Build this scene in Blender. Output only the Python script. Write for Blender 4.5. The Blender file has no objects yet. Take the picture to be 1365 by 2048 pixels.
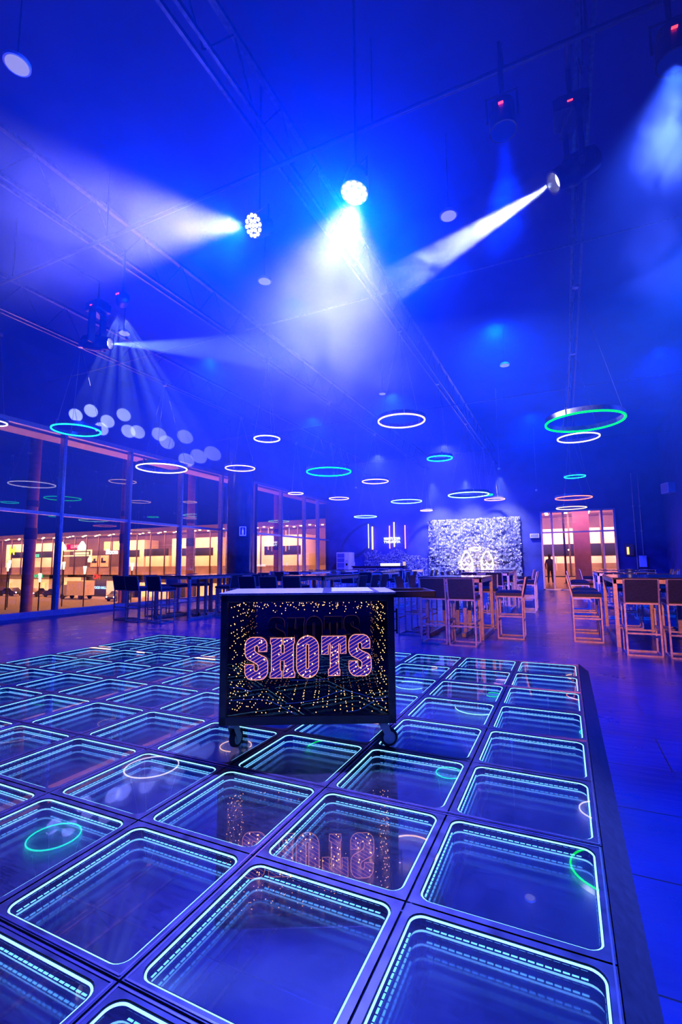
import bpy, math, random
from mathutils import Vector, Matrix
random.seed(7)
PI = math.pi
SC = bpy.context.scene
COL = SC.collection

# ------------------------------------------------------------------ camera
T = 0.65            # pitch of one dance floor cell (m)
PH = 0.08           # height of the dance floor
CAM = Vector((1.221, -2.382, 1.260))
def make_camera():
    yaw, pitch, roll = math.radians(25.108), math.radians(6.31), math.radians(-0.46)
    f = 949.3
    cy, sy, cp, sp = math.cos(yaw), math.sin(yaw), math.cos(pitch), math.sin(pitch)
    R = Vector((cy, sy, 0)); F = Vector((-sy * cp, cy * cp, sp)); U = Vector((sy * sp, -cy * sp, cp))
    cr, sr = math.cos(roll), math.sin(roll)
    R2 = R * cr + U * sr; U2 = U * cr - R * sr
    cd = bpy.data.cameras.new('camera')
    cd.sensor_fit = 'VERTICAL'; cd.sensor_height = 36; cd.lens = f / 2048 * 36
    cd.clip_start = 0.02; cd.clip_end = 400
    co = bpy.data.objects.new('camera', cd); COL.objects.link(co)
    M = Matrix((R2, U2, -F)).transposed().to_4x4(); M.translation = CAM
    co.matrix_world = M
    SC.camera = co
make_camera()

# ------------------------------------------------------------------ world, exposure
SC.view_settings.view_transform = 'Standard'
SC.view_settings.look = 'None'
SC.view_settings.gamma = 1
SC.view_settings.exposure = 0.0
SC.view_settings.use_curve_mapping = False
w = bpy.data.worlds.new('night_sky'); SC.world = w; w.use_nodes = True
nt = w.node_tree; bg = nt.nodes['Background']
bg.inputs[0].default_value = (0.002, 0.006, 0.10, 1); bg.inputs[1].default_value = 1.0
SC.cycles.use_denoising = True
SC.cycles.max_bounces = 10
SC.cycles.volume_step_rate = 2.5
SC.cycles.volume_max_steps = 96
SC.cycles.use_adaptive_sampling = True
SC.cycles.adaptive_threshold = 0.05
SC.cycles.glossy_bounces = 8
SC.cycles.transparent_max_bounces = 16
SC.cycles.diffuse_bounces = 2
SC.cycles.volume_bounces = 0
SC.cycles.sample_clamp_indirect = 8
SC.cycles.caustics_reflective = False
SC.cycles.caustics_refractive = False

# ------------------------------------------------------------------ lights
def aim(o, p, q):
    o.location = p
    o.rotation_euler = (Vector(q) - Vector(p)).to_track_quat('-Z', 'Y').to_euler()
def spot(name, p, q, power, color, deg, blend=0.3, radius=0.05):
    l = bpy.data.lights.new(name, 'SPOT'); l.energy = power; l.color = color
    l.spot_size = math.radians(deg); l.spot_blend = blend; l.shadow_soft_size = radius
    o = bpy.data.objects.new(name, l); COL.objects.link(o); aim(o, p, q); return o
def area(name, p, q, power, color, sx, sy):
    l = bpy.data.lights.new(name, 'AREA'); l.energy = power; l.color = color
    l.shape = 'RECTANGLE'; l.size = sx; l.size_y = sy
    o = bpy.data.objects.new(name, l); COL.objects.link(o); aim(o, p, q); return o
LAV = (0.30, 0.26, 1.0)
BLU = (0.0, 0.022, 1.0)
A_POS = Vector((-1.80, 1.88, 5.20)); B_POS = Vector((-0.41, 1.50, 4.90))
C_POS = Vector((-5.54, 2.65, 4.90)); D_POS = Vector((1.50, 2.22, 4.90))
E_POS = Vector((0.93, 1.70, 5.20)); F_POS = Vector((2.18, 1.65, 5.20))
# the two bright wash lights
A_AIM = Vector((-4.6, -0.2, 4.75)); B_AIM = Vector((-.62, 1.05, 2.9))
C_AIM = Vector((-1.4, 4.4, 4.55)); D_AIM = Vector((-0.35, 1.6, 3.75))
spot('wash_beam', A_POS + (A_AIM - A_POS).normalized() * .18, A_AIM, 11000, LAV, 50, 0.9)
spot('wash_beam', B_POS + (B_AIM - B_POS).normalized() * .18, B_AIM, 7500, LAV, 62, 0.9)
spot('wash_spill', A_POS + (A_AIM - A_POS).normalized() * .20, A_POS + Vector((-.6, -.5, -.6)), 4000, (0, .030, 1), 165, 1.0, .03)
spot('wash_spill', B_POS + (B_AIM - B_POS).normalized() * .20, B_POS + Vector((-.1, -.3, -.9)), 9000, (0, .030, 1), 165, 1.0, .03)
spot('moving_head_beam', C_POS + (C_AIM - C_POS).normalized() * .24, C_AIM, 18000, (.5, .5, 1), 14, 0.3, .02)
spot('moving_head_beam', D_POS + (D_AIM - D_POS).normalized() * .24, D_AIM, 5000, (.65, .75, 1), 12, 0.3, .02)
# blue wash fixtures hung on the truss, pointing down
spot('blue_wash_beam', E_POS - Vector((0, 0, .18)), (0.93, 2.4, 0), 2600, BLU, 34, 0.9)
spot('blue_wash_beam', F_POS - Vector((0, 0, .18)), (1.37, -.70, 0), 5000, (.06, .12, 1), 36, 0.9)
# blue fill spots added over the whole hall, no fixtures
for (x, y, e, c) in ((-6.6, 6.6, 4600, BLU), (-3.3, 5.2, 5600, BLU), (-6.6, 12.0, 5000, (0, .03, 1)), (-3.3, 11.0, 5400, (.005, .03, 1)), (0.1, 8.0, 4600, (0, .05, 1)),
                     (-6.6, 18.5, 6000, (.04, .04, 1)), (-3.3, 18.0, 6000, (.06, .05, 1)), (.4, 15.0, 3000, (0, .03, 1)), (3.8, 6.5, 3600, (0, .10, 1)), (3.6, 11, 1200, BLU)):
    spot('blue_fill_spot', (x, y, 6.45), (x, y + .3, 0), e, c, 165, 1, .03).visible_glossy = False
spot('blue_fill_spot', (1.2, -3.6, 5.8), (1.8, -1.2, 0), 900, BLU, 80, 1, .03)  # added fill from behind, brightens the near floor
# warm bar lamp behind the camera
spot('warm_bar_beam', (1.6, -4.6, 2.5), (1.1, 6.2, 0.55), 2300, (1, .30, .07), 26, .8, .05)
# white lamp washing the living wall
for gx in (-4.5, -2.9, -1.3):
    spot('garden_wall_beam', (gx, 20.4, 5.3), (gx, 21.9, 1.8), 1700, (.80, .72, 1), 70, 1, .1)
# petal spots thrown on the wall over the windows by a multi-lens effect light
P_POS = Vector((-4.6, 2.3, 5.1))
PETALS = [(-10.98, 6.17, 5.49), (-10.98, 6.63, 5.75), (-10.98, 7.0, 5.31), (-10.98, 7.19, 5.59), (-10.98, 7.75, 5.95), (-10.98, 7.95, 5.48),
          (-10.98, 8.31, 5.55), (-10.98, 9.19, 5.69), (-10.98, 9.55, 5.5), (-10.98, 10.5, 5.06), (-10.98, 11.12, 5.33), (-10.98, 10.4, 5.9), (-10.98, 11.89, 5.6)]
for p in PETALS:
    spot('petal_beam', P_POS + (Vector(p) - P_POS).normalized() * .35, p, 26000, (.8, .78, 1), 3.0, .25, .01)
# street lighting outside: long warm canopy light over the mall front, ground lights, added fills
WARM = (1, .36, .16)
area('mall_canopy_glow', (-50, 51.2, 6.2), (-50, 54.0, 2.2), 27000, WARM, 110, 1.2)
area('mall_end_fill', (5, 50.5, 5.5), (5, 54.0, 2.2), 2600, (1, .42, .30), 16, 1)  # added fill, brightens the facade behind the entrance
area('mall_lower_glow', (-60, 51.6, -0.9), (-60, 54.0, -3.2), 5000, WARM, 90, .6)
area('street_glow', (-60, 40, 9), (-60, 42, -4), 16000, (1, .36, .16), 80, 4)
area('terrace_glow', (1.0, 27, 4.2), (2, 30, 0), 260, (1, .30, .30), 8, 1)
area('terrace_glow', (-14.6, 14, -2.5), (-14.0, 14, 2.0), 700, (1, .30, .22), 1, 16)
area('soffit_fill', (-12.4, 10, -1.6), (-11.7, 10, 4.8), 1500, (1, .34, .26), .4, 26)  # added strip hidden below the sill, brightens the soffit

# ------------------------------------------------------------------ materials
def mat(name, base=(.5, .5, .5), rough=.5, metal=0.0, emit=None, estr=0.0, spec=.5, nolamp=False):
    m = bpy.data.materials.new(name); m.use_nodes = True
    b = m.node_tree.nodes['Principled BSDF']
    b.inputs['Base Color'].default_value = (*base, 1)
    b.inputs['Roughness'].default_value = rough
    b.inputs['Metallic'].default_value = metal
    b.inputs['Specular IOR Level'].default_value = spec
    if emit:
        b.inputs['Emission Color'].default_value = (*emit, 1)
        b.inputs['Emission Strength'].default_value = estr
    if nolamp: m.cycles.emission_sampling = 'NONE'
    return m
def nodes(m): return m.node_tree.nodes, m.node_tree.links
def add_noise(m, scale, lo, hi, stretch=(1, 1, 1), detail=4, rough=None, bump=0):
    n, l = nodes(m); b = n['Principled BSDF']
    tc = n.new('ShaderNodeTexCoord'); mp = n.new('ShaderNodeMapping'); mp.inputs['Scale'].default_value = stretch
    tx = n.new('ShaderNodeTexNoise'); tx.inputs['Scale'].default_value = scale; tx.inputs['Detail'].default_value = detail
    cr = n.new('ShaderNodeValToRGB'); cr.color_ramp.elements[0].position = .3; cr.color_ramp.elements[1].position = .7
    cr.color_ramp.elements[0].color = (*lo, 1); cr.color_ramp.elements[1].color = (*hi, 1)
    l.new(tc.outputs['Object'], mp.inputs[0]); l.new(mp.outputs[0], tx.inputs['Vector']); l.new(tx.outputs['Fac'], cr.inputs[0])
    l.new(cr.outputs[0], b.inputs['Base Color'])
    if rough:
        mr = n.new('ShaderNodeMapRange'); mr.inputs['To Min'].default_value = rough[0]; mr.inputs['To Max'].default_value = rough[1]
        l.new(tx.outputs['Fac'], mr.inputs[0]); l.new(mr.outputs[0], b.inputs['Roughness'])
    if bump:
        bp = n.new('ShaderNodeBump'); bp.inputs['Strength'].default_value = bump; bp.inputs['Distance'].default_value = .01
        l.new(tx.outputs['Fac'], bp.inputs['Height']); l.new(bp.outputs[0], b.inputs['Normal'])
    return m
def neon(name, col, s, lamp=True):
    m = bpy.data.materials.new(name); m.use_nodes = True
    n, l = nodes(m); n.clear()
    e = n.new('ShaderNodeEmission'); e.inputs[0].default_value = (*col, 1); e.inputs[1].default_value = s
    o = n.new('ShaderNodeOutputMaterial'); l.new(e.outputs[0], o.inputs[0])
    if not lamp: m.cycles.emission_sampling = 'NONE'
    return m
M = {}
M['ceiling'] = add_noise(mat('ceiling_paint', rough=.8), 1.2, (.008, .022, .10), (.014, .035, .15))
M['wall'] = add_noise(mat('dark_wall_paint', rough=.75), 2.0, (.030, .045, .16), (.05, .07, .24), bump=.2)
M['black'] = add_noise(mat('black_lacquer', rough=.28), 9, (.004, .004, .006), (.012, .012, .016), rough=(.2, .4))
M['frameblack'] = add_noise(mat('black_floor_frame', rough=.3, spec=.6), 14, (.008, .008, .012), (.022, .022, .03), rough=(.22, .5))
M['cavity'] = mat('matte_black_cavity', (.006, .006, .010), .9, spec=.05)
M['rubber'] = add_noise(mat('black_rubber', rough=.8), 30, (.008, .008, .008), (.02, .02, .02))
M['truss'] = add_noise(mat('dark_girder_metal', rough=.3, metal=.9), 20, (.08, .08, .10), (.16, .16, .19))
M['steel'] = add_noise(mat('satin_steel', rough=.3, metal=1), 25, (.6, .6, .62), (.8, .8, .82))
M['alu'] = add_noise(mat('anodised_aluminium', rough=.38, metal=.85), 18, (.55, .55, .60), (.72, .72, .78))
M['ringmetal'] = add_noise(mat('grey_ring_metal', rough=.35, metal=.9), 18, (.20, .20, .23), (.34, .34, .38))
M['copper'] = add_noise(mat('rusty_copper_steel', rough=.42, metal=.7), 22, (.42, .30, .24), (.66, .50, .42), rough=(.35, .55))
M['cushion'] = add_noise(mat('dark_vinyl', rough=.5), 40, (.010, .010, .016), (.022, .022, .034), bump=.2)
M['tabletop'] = add_noise(mat('dark_glossy_table_top', rough=.16), 16, (.03, .025, .03), (.07, .055, .06), stretch=(1, 6, 1))
M['fixture'] = add_noise(mat('black_fixture_plastic', rough=.35), 12, (.012, .012, .015), (.03, .03, .035))
M['whiteplastic'] = add_noise(mat('white_plastic', rough=.4), 8, (.75, .75, .78), (.85, .85, .88))
M['hubgrey'] = add_noise(mat('zinc_grey_hub', rough=.4), 12, (.35, .38, .45), (.5, .54, .62))
M['mirror'] = add_noise(mat('tile_mirror', rough=.07, metal=1), 6, (.62, .65, .74), (.76, .79, .88))
M['trimmetal'] = mat('seam_metal', (.75, .6, .9), .22, 1.0)
M['red_led'] = neon('red_display', (1, .02, .02), 6, False)
M['ledline'] = neon('led_line_blue', (.20, .55, 1.0), 4.5, False)
M['leddot'] = neon('led_dot_blue', (.12, .45, 1.0), 5, False)
M['fairy'] = neon('fairy_amber', (1, .42, .10), 9.0, False)
M['lens'] = neon('white_lens', (.8, .8, 1), 14, False)
M['lensblue'] = neon('blue_lens', (.01, .04, 1), .1, False)
RC = {'green': (.0, 1, .02), 'cyan': (.01, .9, .55), 'white': (.80, .74, 1.0), 'warm': (1, .62, .30), 'orange': (1, .20, .06), 'pink': (1, .40, .50), 'mint': (.35, .95, .55), 'lilac': (.55, .50, 1)}
for k, c in RC.items(): M['ring_' + k] = neon('ring_light_' + k, c, 3.4)

def glass_mat(name, tint, boost, floor_ref=0.0, rough=0.0, dust=0.0, dustscale=5, bumpy=False):
    m = bpy.data.materials.new(name); m.use_nodes = True
    n, l = nodes(m); n.clear()
    fr = n.new('ShaderNodeFresnel'); fr.inputs['IOR'].default_value = 1.5
    mul = n.new('ShaderNodeMath'); mul.operation = 'MULTIPLY_ADD'; mul.use_clamp = True
    mul.inputs[1].default_value = boost; mul.inputs[2].default_value = floor_ref
    tr = n.new('ShaderNodeBsdfTransparent'); tr.inputs[0].default_value = (*tint, 1)
    gl = n.new('ShaderNodeBsdfGlossy'); gl.inputs['Roughness'].default_value = rough
    mx = n.new('ShaderNodeMixShader'); o = n.new('ShaderNodeOutputMaterial')
    l.new(fr.outputs[0], mul.inputs[0]); l.new(mul.outputs[0], mx.inputs[0]); l.new(tr.outputs[0], mx.inputs[1]); l.new(gl.outputs[0], mx.inputs[2])
    last = mx
    if dust:
        tc = n.new('ShaderNodeTexCoord')
        t1 = n.new('ShaderNodeTexNoise'); t1.inputs['Scale'].default_value = dustscale; t1.inputs['Detail'].default_value = 8
        mp = n.new('ShaderNodeMapping'); mp.inputs['Scale'].default_value = (1, 14, 1); mp.inputs['Rotation'].default_value = (0, 0, .7)
        t2 = n.new('ShaderNodeTexNoise'); t2.inputs['Scale'].default_value = 14; t2.inputs['Detail'].default_value = 6; t2.inputs['Distortion'].default_value = 1.5
        l.new(tc.outputs['Object'], t1.inputs['Vector']); l.new(tc.outputs['Object'], mp.inputs[0]); l.new(mp.outputs[0], t2.inputs['Vector'])
        mm = n.new('ShaderNodeMath'); mm.operation = 'MULTIPLY'; l.new(t1.outputs['Fac'], mm.inputs[0]); l.new(t2.outputs['Fac'], mm.inputs[1])
        mr = n.new('ShaderNodeMapRange'); mr.inputs['From Min'].default_value = .16; mr.inputs['From Max'].default_value = .5
        mr.inputs['To Min'].default_value = dust * .15; mr.inputs['To Max'].default_value = dust
        l.new(mm.outputs[0], mr.inputs[0])
        df = n.new('ShaderNodeBsdfDiffuse'); df.inputs[0].default_value = (.75, .75, .8, 1)
        m2 = n.new('ShaderNodeMixShader'); l.new(mr.outputs[0], m2.inputs[0]); l.new(mx.outputs[0], m2.inputs[1]); l.new(df.outputs[0], m2.inputs[2])
        last = m2
    l.new(last.outputs[0], o.inputs[0])
    return m
M['tileglass'] = glass_mat('half_mirror_tile_glass', (.92, .95, 1), .40, .25, .004, dust=.03)
M['windowglass'] = glass_mat('window_glass', (.88, .88, .95), 2.8, .03)
M['cartglass'] = glass_mat('smoked_cart_glass', (.72, .72, .8), 1.0, .02)
M['doorglass'] = glass_mat('door_glass', (.86, .84, .92), 1.2, .02)

def floor_mat():
    m = mat('slate_floor', rough=.3, spec=.25); n, l = nodes(m); b = n['Principled BSDF']
    tc = n.new('ShaderNodeTexCoord'); br = n.new('ShaderNodeTexBrick')
    br.offset = .5; br.inputs['Scale'].default_value = 1; br.inputs['Brick Width'].default_value = 1.2; br.inputs['Row Height'].default_value = .6
    br.inputs['Mortar Size'].default_value = .004; br.inputs['Color1'].default_value = (.010, .020, .080, 1); br.inputs['Color2'].default_value = (.014, .028, .105, 1)
    br.inputs['Mortar'].default_value = (.01, .01, .012, 1)
    mp = n.new('ShaderNodeMapping'); mp.inputs['Location'].default_value = (.06, 0, 0); mp.inputs['Rotation'].default_value = (0, 0, 0)
    l.new(tc.outputs['Object'], mp.inputs[0]); l.new(mp.outputs[0], br.inputs['Vector'])
    no = n.new('ShaderNodeTexNoise'); no.inputs['Scale'].default_value = 3; no.inputs['Detail'].default_value = 8
    l.new(tc.outputs['Object'], no.inputs['Vector'])
    mx = n.new('ShaderNodeMixRGB'); mx.blend_type = 'MULTIPLY'; mx.inputs[0].default_value = .6
    l.new(br.outputs['Color'], mx.inputs[1]); l.new(no.outputs['Color'], mx.inputs[2]); l.new(mx.outputs[0], b.inputs['Base Color'])
    mr = n.new('ShaderNodeMapRange'); mr.inputs['To Min'].default_value = .20; mr.inputs['To Max'].default_value = .40
    l.new(no.outputs['Fac'], mr.inputs[0]); l.new(mr.outputs[0], b.inputs['Roughness'])
    wv = n.new('ShaderNodeTexNoise'); wv.inputs['Scale'].default_value = 9
    m2 = n.new('ShaderNodeMapping'); m2.inputs['Scale'].default_value = (.4, 2, 1); l.new(tc.outputs['Object'], m2.inputs[0]); l.new(m2.outputs[0], wv.inputs['Vector'])
    bp = n.new('ShaderNodeBump'); bp.inputs['Strength'].default_value = .25; bp.inputs['Distance'].default_value = .01
    l.new(wv.outputs['Fac'], bp.inputs['Height']); l.new(bp.outputs[0], b.inputs['Normal'])
    return m
M['floor'] = floor_mat()

# ------------------------------------------------------------------ mesh helpers
class MB:
    def __init__(s): s.v = []; s.f = []
    def box(s, x0, x1, y0, y1, z0, z1):
        b = len(s.v)
        s.v += [(x0, y0, z0), (x1, y0, z0), (x1, y1, z0), (x0, y1, z0), (x0, y0, z1), (x1, y0, z1), (x1, y1, z1), (x0, y1, z1)]
        s.f += [tuple(b + i for i in q) for q in ((0, 3, 2, 1), (4, 5, 6, 7), (0, 1, 5, 4), (1, 2, 6, 5), (2, 3, 7, 6), (3, 0, 4, 7))]
        return s
    def bar(s, p, q, w, h=None, up=(0, 0, 1)):
        h = h or w; p = Vector(p); q = Vector(q); d = (q - p).normalized(); up = Vector(up)
        if abs(d.dot(up)) > .98: up = Vector((0, 1, 0))
        a = d.cross(up).normalized() * (w / 2); c = a.cross(d).normalized() * (h / 2)
        b = len(s.v)
        for o in (p, q):
            for k in ((-1, -1), (1, -1), (1, 1), (-1, 1)): s.v.append(tuple(o + a * k[0] + c * k[1]))
        s.f += [tuple(b + i for i in x) for x in ((3, 2, 1, 0), (4, 5, 6, 7), (0, 1, 5, 4), (1, 2, 6, 5), (2, 3, 7, 6), (3, 0, 4, 7))]
        return s
    def tube(s, pts, r, n=8, closed=False, r1=None):
        pts = [Vector(p) for p in pts]; N = len(pts); b = len(s.v); prev = None
        for i, p in enumerate(pts):
            if closed: d = (pts[(i + 1) % N] - pts[i - 1]).normalized()
            else: d = (pts[min(i + 1, N - 1)] - pts[max(i - 1, 0)]).normalized()
            if prev is None:
                up = Vector((0, 0, 1)) if abs(d.z) < .9 else Vector((1, 0, 0))
                a = d.cross(up).normalized()
            else:
                a = (prev - d * prev.dot(d)).normalized()
            prev = a; c = a.cross(d).normalized()
            rr = r if r1 is None else r + (r1 - r) * i / max(1, N - 1)
            for k in range(n):
                t = 2 * PI * k / n; s.v.append(tuple(p + a * math.cos(t) * rr + c * math.sin(t) * rr))
        R = N if closed else N - 1
        for i in range(R):
            j = (i + 1) % N
            for k in range(n):
                k2 = (k + 1) % n
                s.f.append((b + i * n + k, b + i * n + k2, b + j * n + k2, b + j * n + k))
        if not closed:
            s.f.append(tuple(b + k for k in range(n))[::-1]); s.f.append(tuple(b + (N - 1) * n + k for k in range(n)))
        return s
    def lathe(s, prof, c=(0, 0, 0), n=24, axis=(0, 0, 1), cap=True):
        # prof: list of (r, h) along the axis
        ax = Vector(axis).normalized(); up = Vector((1, 0, 0)) if abs(ax.x) < .9 else Vector((0, 1, 0))
        a = ax.cross(up).normalized(); d = ax.cross(a); c = Vector(c); b = len(s.v)
        for r, h in prof:
            for k in range(n):
                t = 2 * PI * k / n; s.v.append(tuple(c + ax * h + (a * math.cos(t) + d * math.sin(t)) * r))
        for i in range(len(prof) - 1):
            for k in range(n):
                k2 = (k + 1) % n
                s.f.append((b + i * n + k, b + i * n + k2, b + (i + 1) * n + k2, b + (i + 1) * n + k))
        if cap:
            s.f.append(tuple(b + k for k in range(n))[::-1]); s.f.append(tuple(b + (len(prof) - 1) * n + k for k in range(n)))
        return s
    def sph(s, c, r, nu=6, nv=4):
        return s.lathe([(max(r * math.sin(PI * i / nv), r * .05), -r * math.cos(PI * i / nv)) for i in range(nv + 1)], c, nu)
    def poly(s, pts, d):
        # prism: polygon points extruded by vector d
        b = len(s.v); n = len(pts); d = Vector(d)
        s.v += [tuple(p) for p in pts] + [tuple(Vector(p) + d) for p in pts]
        s.f.append(tuple(b + i for i in range(n))[::-1]); s.f.append(tuple(b + n + i for i in range(n)))
        for i in range(n): s.f.append((b + i, b + (i + 1) % n, b + n + (i + 1) % n, b + n + i))
        return s
    def quad(s, *p):
        b = len(s.v); s.v += [tuple(x) for x in p]; s.f.append(tuple(range(b, b + len(p)))); return s
    def mesh(s, name, m, smooth=False, bevel=0):
        me = bpy.data.meshes.new(name); me.from_pydata(s.v, [], s.f)
        if m is not None: me.materials.append(m)
        if smooth:
            me.polygons.foreach_set('use_smooth', [True] * len(me.polygons))
            me.set_sharp_from_angle(angle=math.radians(38))
        me.update(); return me
def put(name, me, parent=None, loc=(0, 0, 0), rot=(0, 0, 0)):
    o = bpy.data.objects.new(name, me); COL.objects.link(o)
    if parent is not None: o.parent = parent
    o.location = loc; o.rotation_euler = rot
    return o
def ob(name, mb, m, parent=None, smooth=False, loc=(0, 0, 0), rot=(0, 0, 0), bevel=0):
    o = put(name, mb.mesh(name, m, smooth), parent, loc, rot)
    if bevel:
        b = o.modifiers.new('soft_edges', 'BEVEL'); b.width = bevel; b.segments = 2; b.limit_method = 'ANGLE'
    return o
def tag(o, label, cat, group=None, kind=None):
    o['label'] = label; o['category'] = cat
    if group: o['group'] = group
    if kind: o['kind'] = kind
    return o
def thing(name, label, cat, loc=(0, 0, 0), rz=0, group=None):
    o = bpy.data.objects.new(name, None); COL.objects.link(o); o.location = loc; o.rotation_euler = (0, 0, rz)
    o.empty_display_size = .1
    return tag(o, label, cat, group)
def struct(name, mb, m, parent=None, smooth=False):
    o = ob(name, mb, m, parent, smooth)
    if parent is None: o['kind'] = 'structure'
    return o
KIDS = {}
def copy_tree(o, parent=None):
    c = o.copy(); COL.objects.link(c)
    if parent is not None: c.parent = parent
    for ch in list(o.children): copy_tree(ch, c)
    return c

# ------------------------------------------------------------------ room shell
XW, XR, YB, YF, HC = -11.0, 5.2, 22.0, -6.0, 7.0
struct('floor', MB().box(XW, XR + .2, YF, YB + .2, -.2, 0), M['floor'])
struct('ceiling', MB().box(XW - .3, XR + .3, YF, YB + .3, HC, HC + .2), M['ceiling'])
struct('wall_right', MB().box(XR, XR + .2, YF, YB + .2, 0, HC), M['wall'])
struct('wall_front', MB().box(XW - .3, XR + .2, YF - .2, YF, 0, HC), M['wall'])
WTOP = 4.83
mb = MB(); mb.box(XW - .2, XW, YF, YB, WTOP + .12, HC)
mb.box(XW - .2, XW, YF, YF + .6, 0, WTOP + .12)
struct('wall_left', mb, M['wall'])
DX0, DX1, DZ = 0.27, 3.36, 3.68
mb = MB(); mb.box(XW - .2, DX0, YB, YB + .2, 0, HC); mb.box(DX1, XR, YB, YB + .2, 0, HC); mb.box(DX0, DX1, YB, YB + .2, DZ, HC)
struct('wall_back', mb, M['wall'])
# window wall
mull = [-4.0, -.65, 1.5, 3.7, 5.9, 8.1, 10.3, 12.5, 14.7, 16.9, 19.15, 20.65]
pinkwash = add_noise(mat('painted_window_head', rough=.5), 8, (.55, .42, .45), (.65, .50, .52))
winw = mb = MB()
mb.box(XW - .12, XW + .05, YF + .6, YB, WTOP, WTOP + .12)
struct('trim_1', mb, M['alu'])
struct('window_soffit', MB().box(XW - .75, XW - .13, 0, YB, WTOP - .06, WTOP), pinkwash)
mb = MB()
mb.box(XW - .10, XW + .06, YF + .6, YB, 0, .14)
struct('baseboard_left', mb, M['alu'])
mb = MB(); mb.box(XW - .06, XW + .04, YF + .6, YB, 2.61, 2.69)
struct('trim_2', mb, M['alu'])
for i, y in enumerate(mull):
    mb = MB(); mb.box(XW - .10, XW + .07, y - .045, y + .045, .14, WTOP)
    mb.box(XW + .07, XW + .10, y - .018, y + .018, .14, WTOP)
    struct('trim_%d' % (3 + i), mb, M['alu'])
ys = [YF + .6] + mull + [YB]
for i in range(len(ys) - 1):
    mb = MB(); mb.quad((XW - .02, ys[i], .14), (XW - .02, ys[i + 1], .14), (XW - .02, ys[i + 1], WTOP), (XW - .02, ys[i], WTOP))
    struct('window_%d' % (i + 1), mb, M['windowglass'])
# glazed entrance in the back wall
mb = MB()
for x in (DX0 + .03, .75, 2.83, DX1 - .03): mb.box(x - .04, x + .04, YB - .06, YB + .1, 0, DZ)
mb.box(DX0, DX1, YB - .06, YB + .1, DZ - .06, DZ); mb.box(DX0, DX1, YB - .05, YB + .09, 2.64, 2.71); mb.box(DX0, DX1, YB - .06, YB + .1, 0, .05)
dr = struct('door_1', mb, M['alu'])
mb = MB(); mb.quad((DX0, YB, .05), (DX1, YB, .05), (DX1, YB, DZ), (DX0, YB, DZ))
ob('door_glass', mb, M['doorglass'], dr)
mb = MB(); mb.bar((.86, YB - .12, .9), (.86, YB - .12, 1.5), .03); mb.bar((.86, YB - .12, .95), (.86, YB, .95), .02); mb.bar((.86, YB - .12, 1.45), (.86, YB, 1.45), .02)
ob('door_handle', mb, M['steel'], dr)
mb = MB(); mb.box(.70, 1.02, YB - .08, YB + .06, .0, .07); ob('door_floor_closer', mb, M['steel'], dr)

# haze filling the hall
def haze(z0, z1, dens, label):
    mb = MB(); mb.box(XW + .11, XR - .01, YF + .01, YB - .13, z0, z1)
    m = bpy.data.materials.new('stage_haze'); m.use_nodes = True; n, l = nodes(m); n.clear()
    v = n.new('ShaderNodeVolumeScatter'); v.inputs['Color'].default_value = (.40, .70, 1, 1)
    v.inputs['Density'].default_value = dens; v.inputs['Anisotropy'].default_value = .35
    if dens > .012:
        tc = n.new('ShaderNodeTexCoord'); tx = n.new('ShaderNodeTexNoise'); tx.inputs['Scale'].default_value = .55; tx.inputs['Detail'].default_value = 4; tx.inputs['Distortion'].default_value = 1.2
        mr = n.new('ShaderNodeMapRange'); mr.inputs['From Min'].default_value = .34; mr.inputs['From Max'].default_value = .66
        mr.inputs['To Min'].default_value = dens * .45; mr.inputs['To Max'].default_value = dens * 1.75
        l.new(tc.outputs['Object'], tx.inputs['Vector']); l.new(tx.outputs['Fac'], mr.inputs[0]); l.new(mr.outputs[0], v.inputs['Density'])
    o = n.new('ShaderNodeOutputMaterial'); l.new(v.outputs[0], o.inputs['Volume'])
    h = ob('haze', mb, m); h['kind'] = 'stuff'; h['label'] = label; h['category'] = 'haze'
haze(1.601, 2.6, .006, 'light stage haze at head height in the hall')
haze(2.601, 3.6, .010, 'blue lit stage haze at the level of the ring lights')
haze(3.601, HC - .01, .016, 'dense blue and lavender stage haze under the ceiling')

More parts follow.
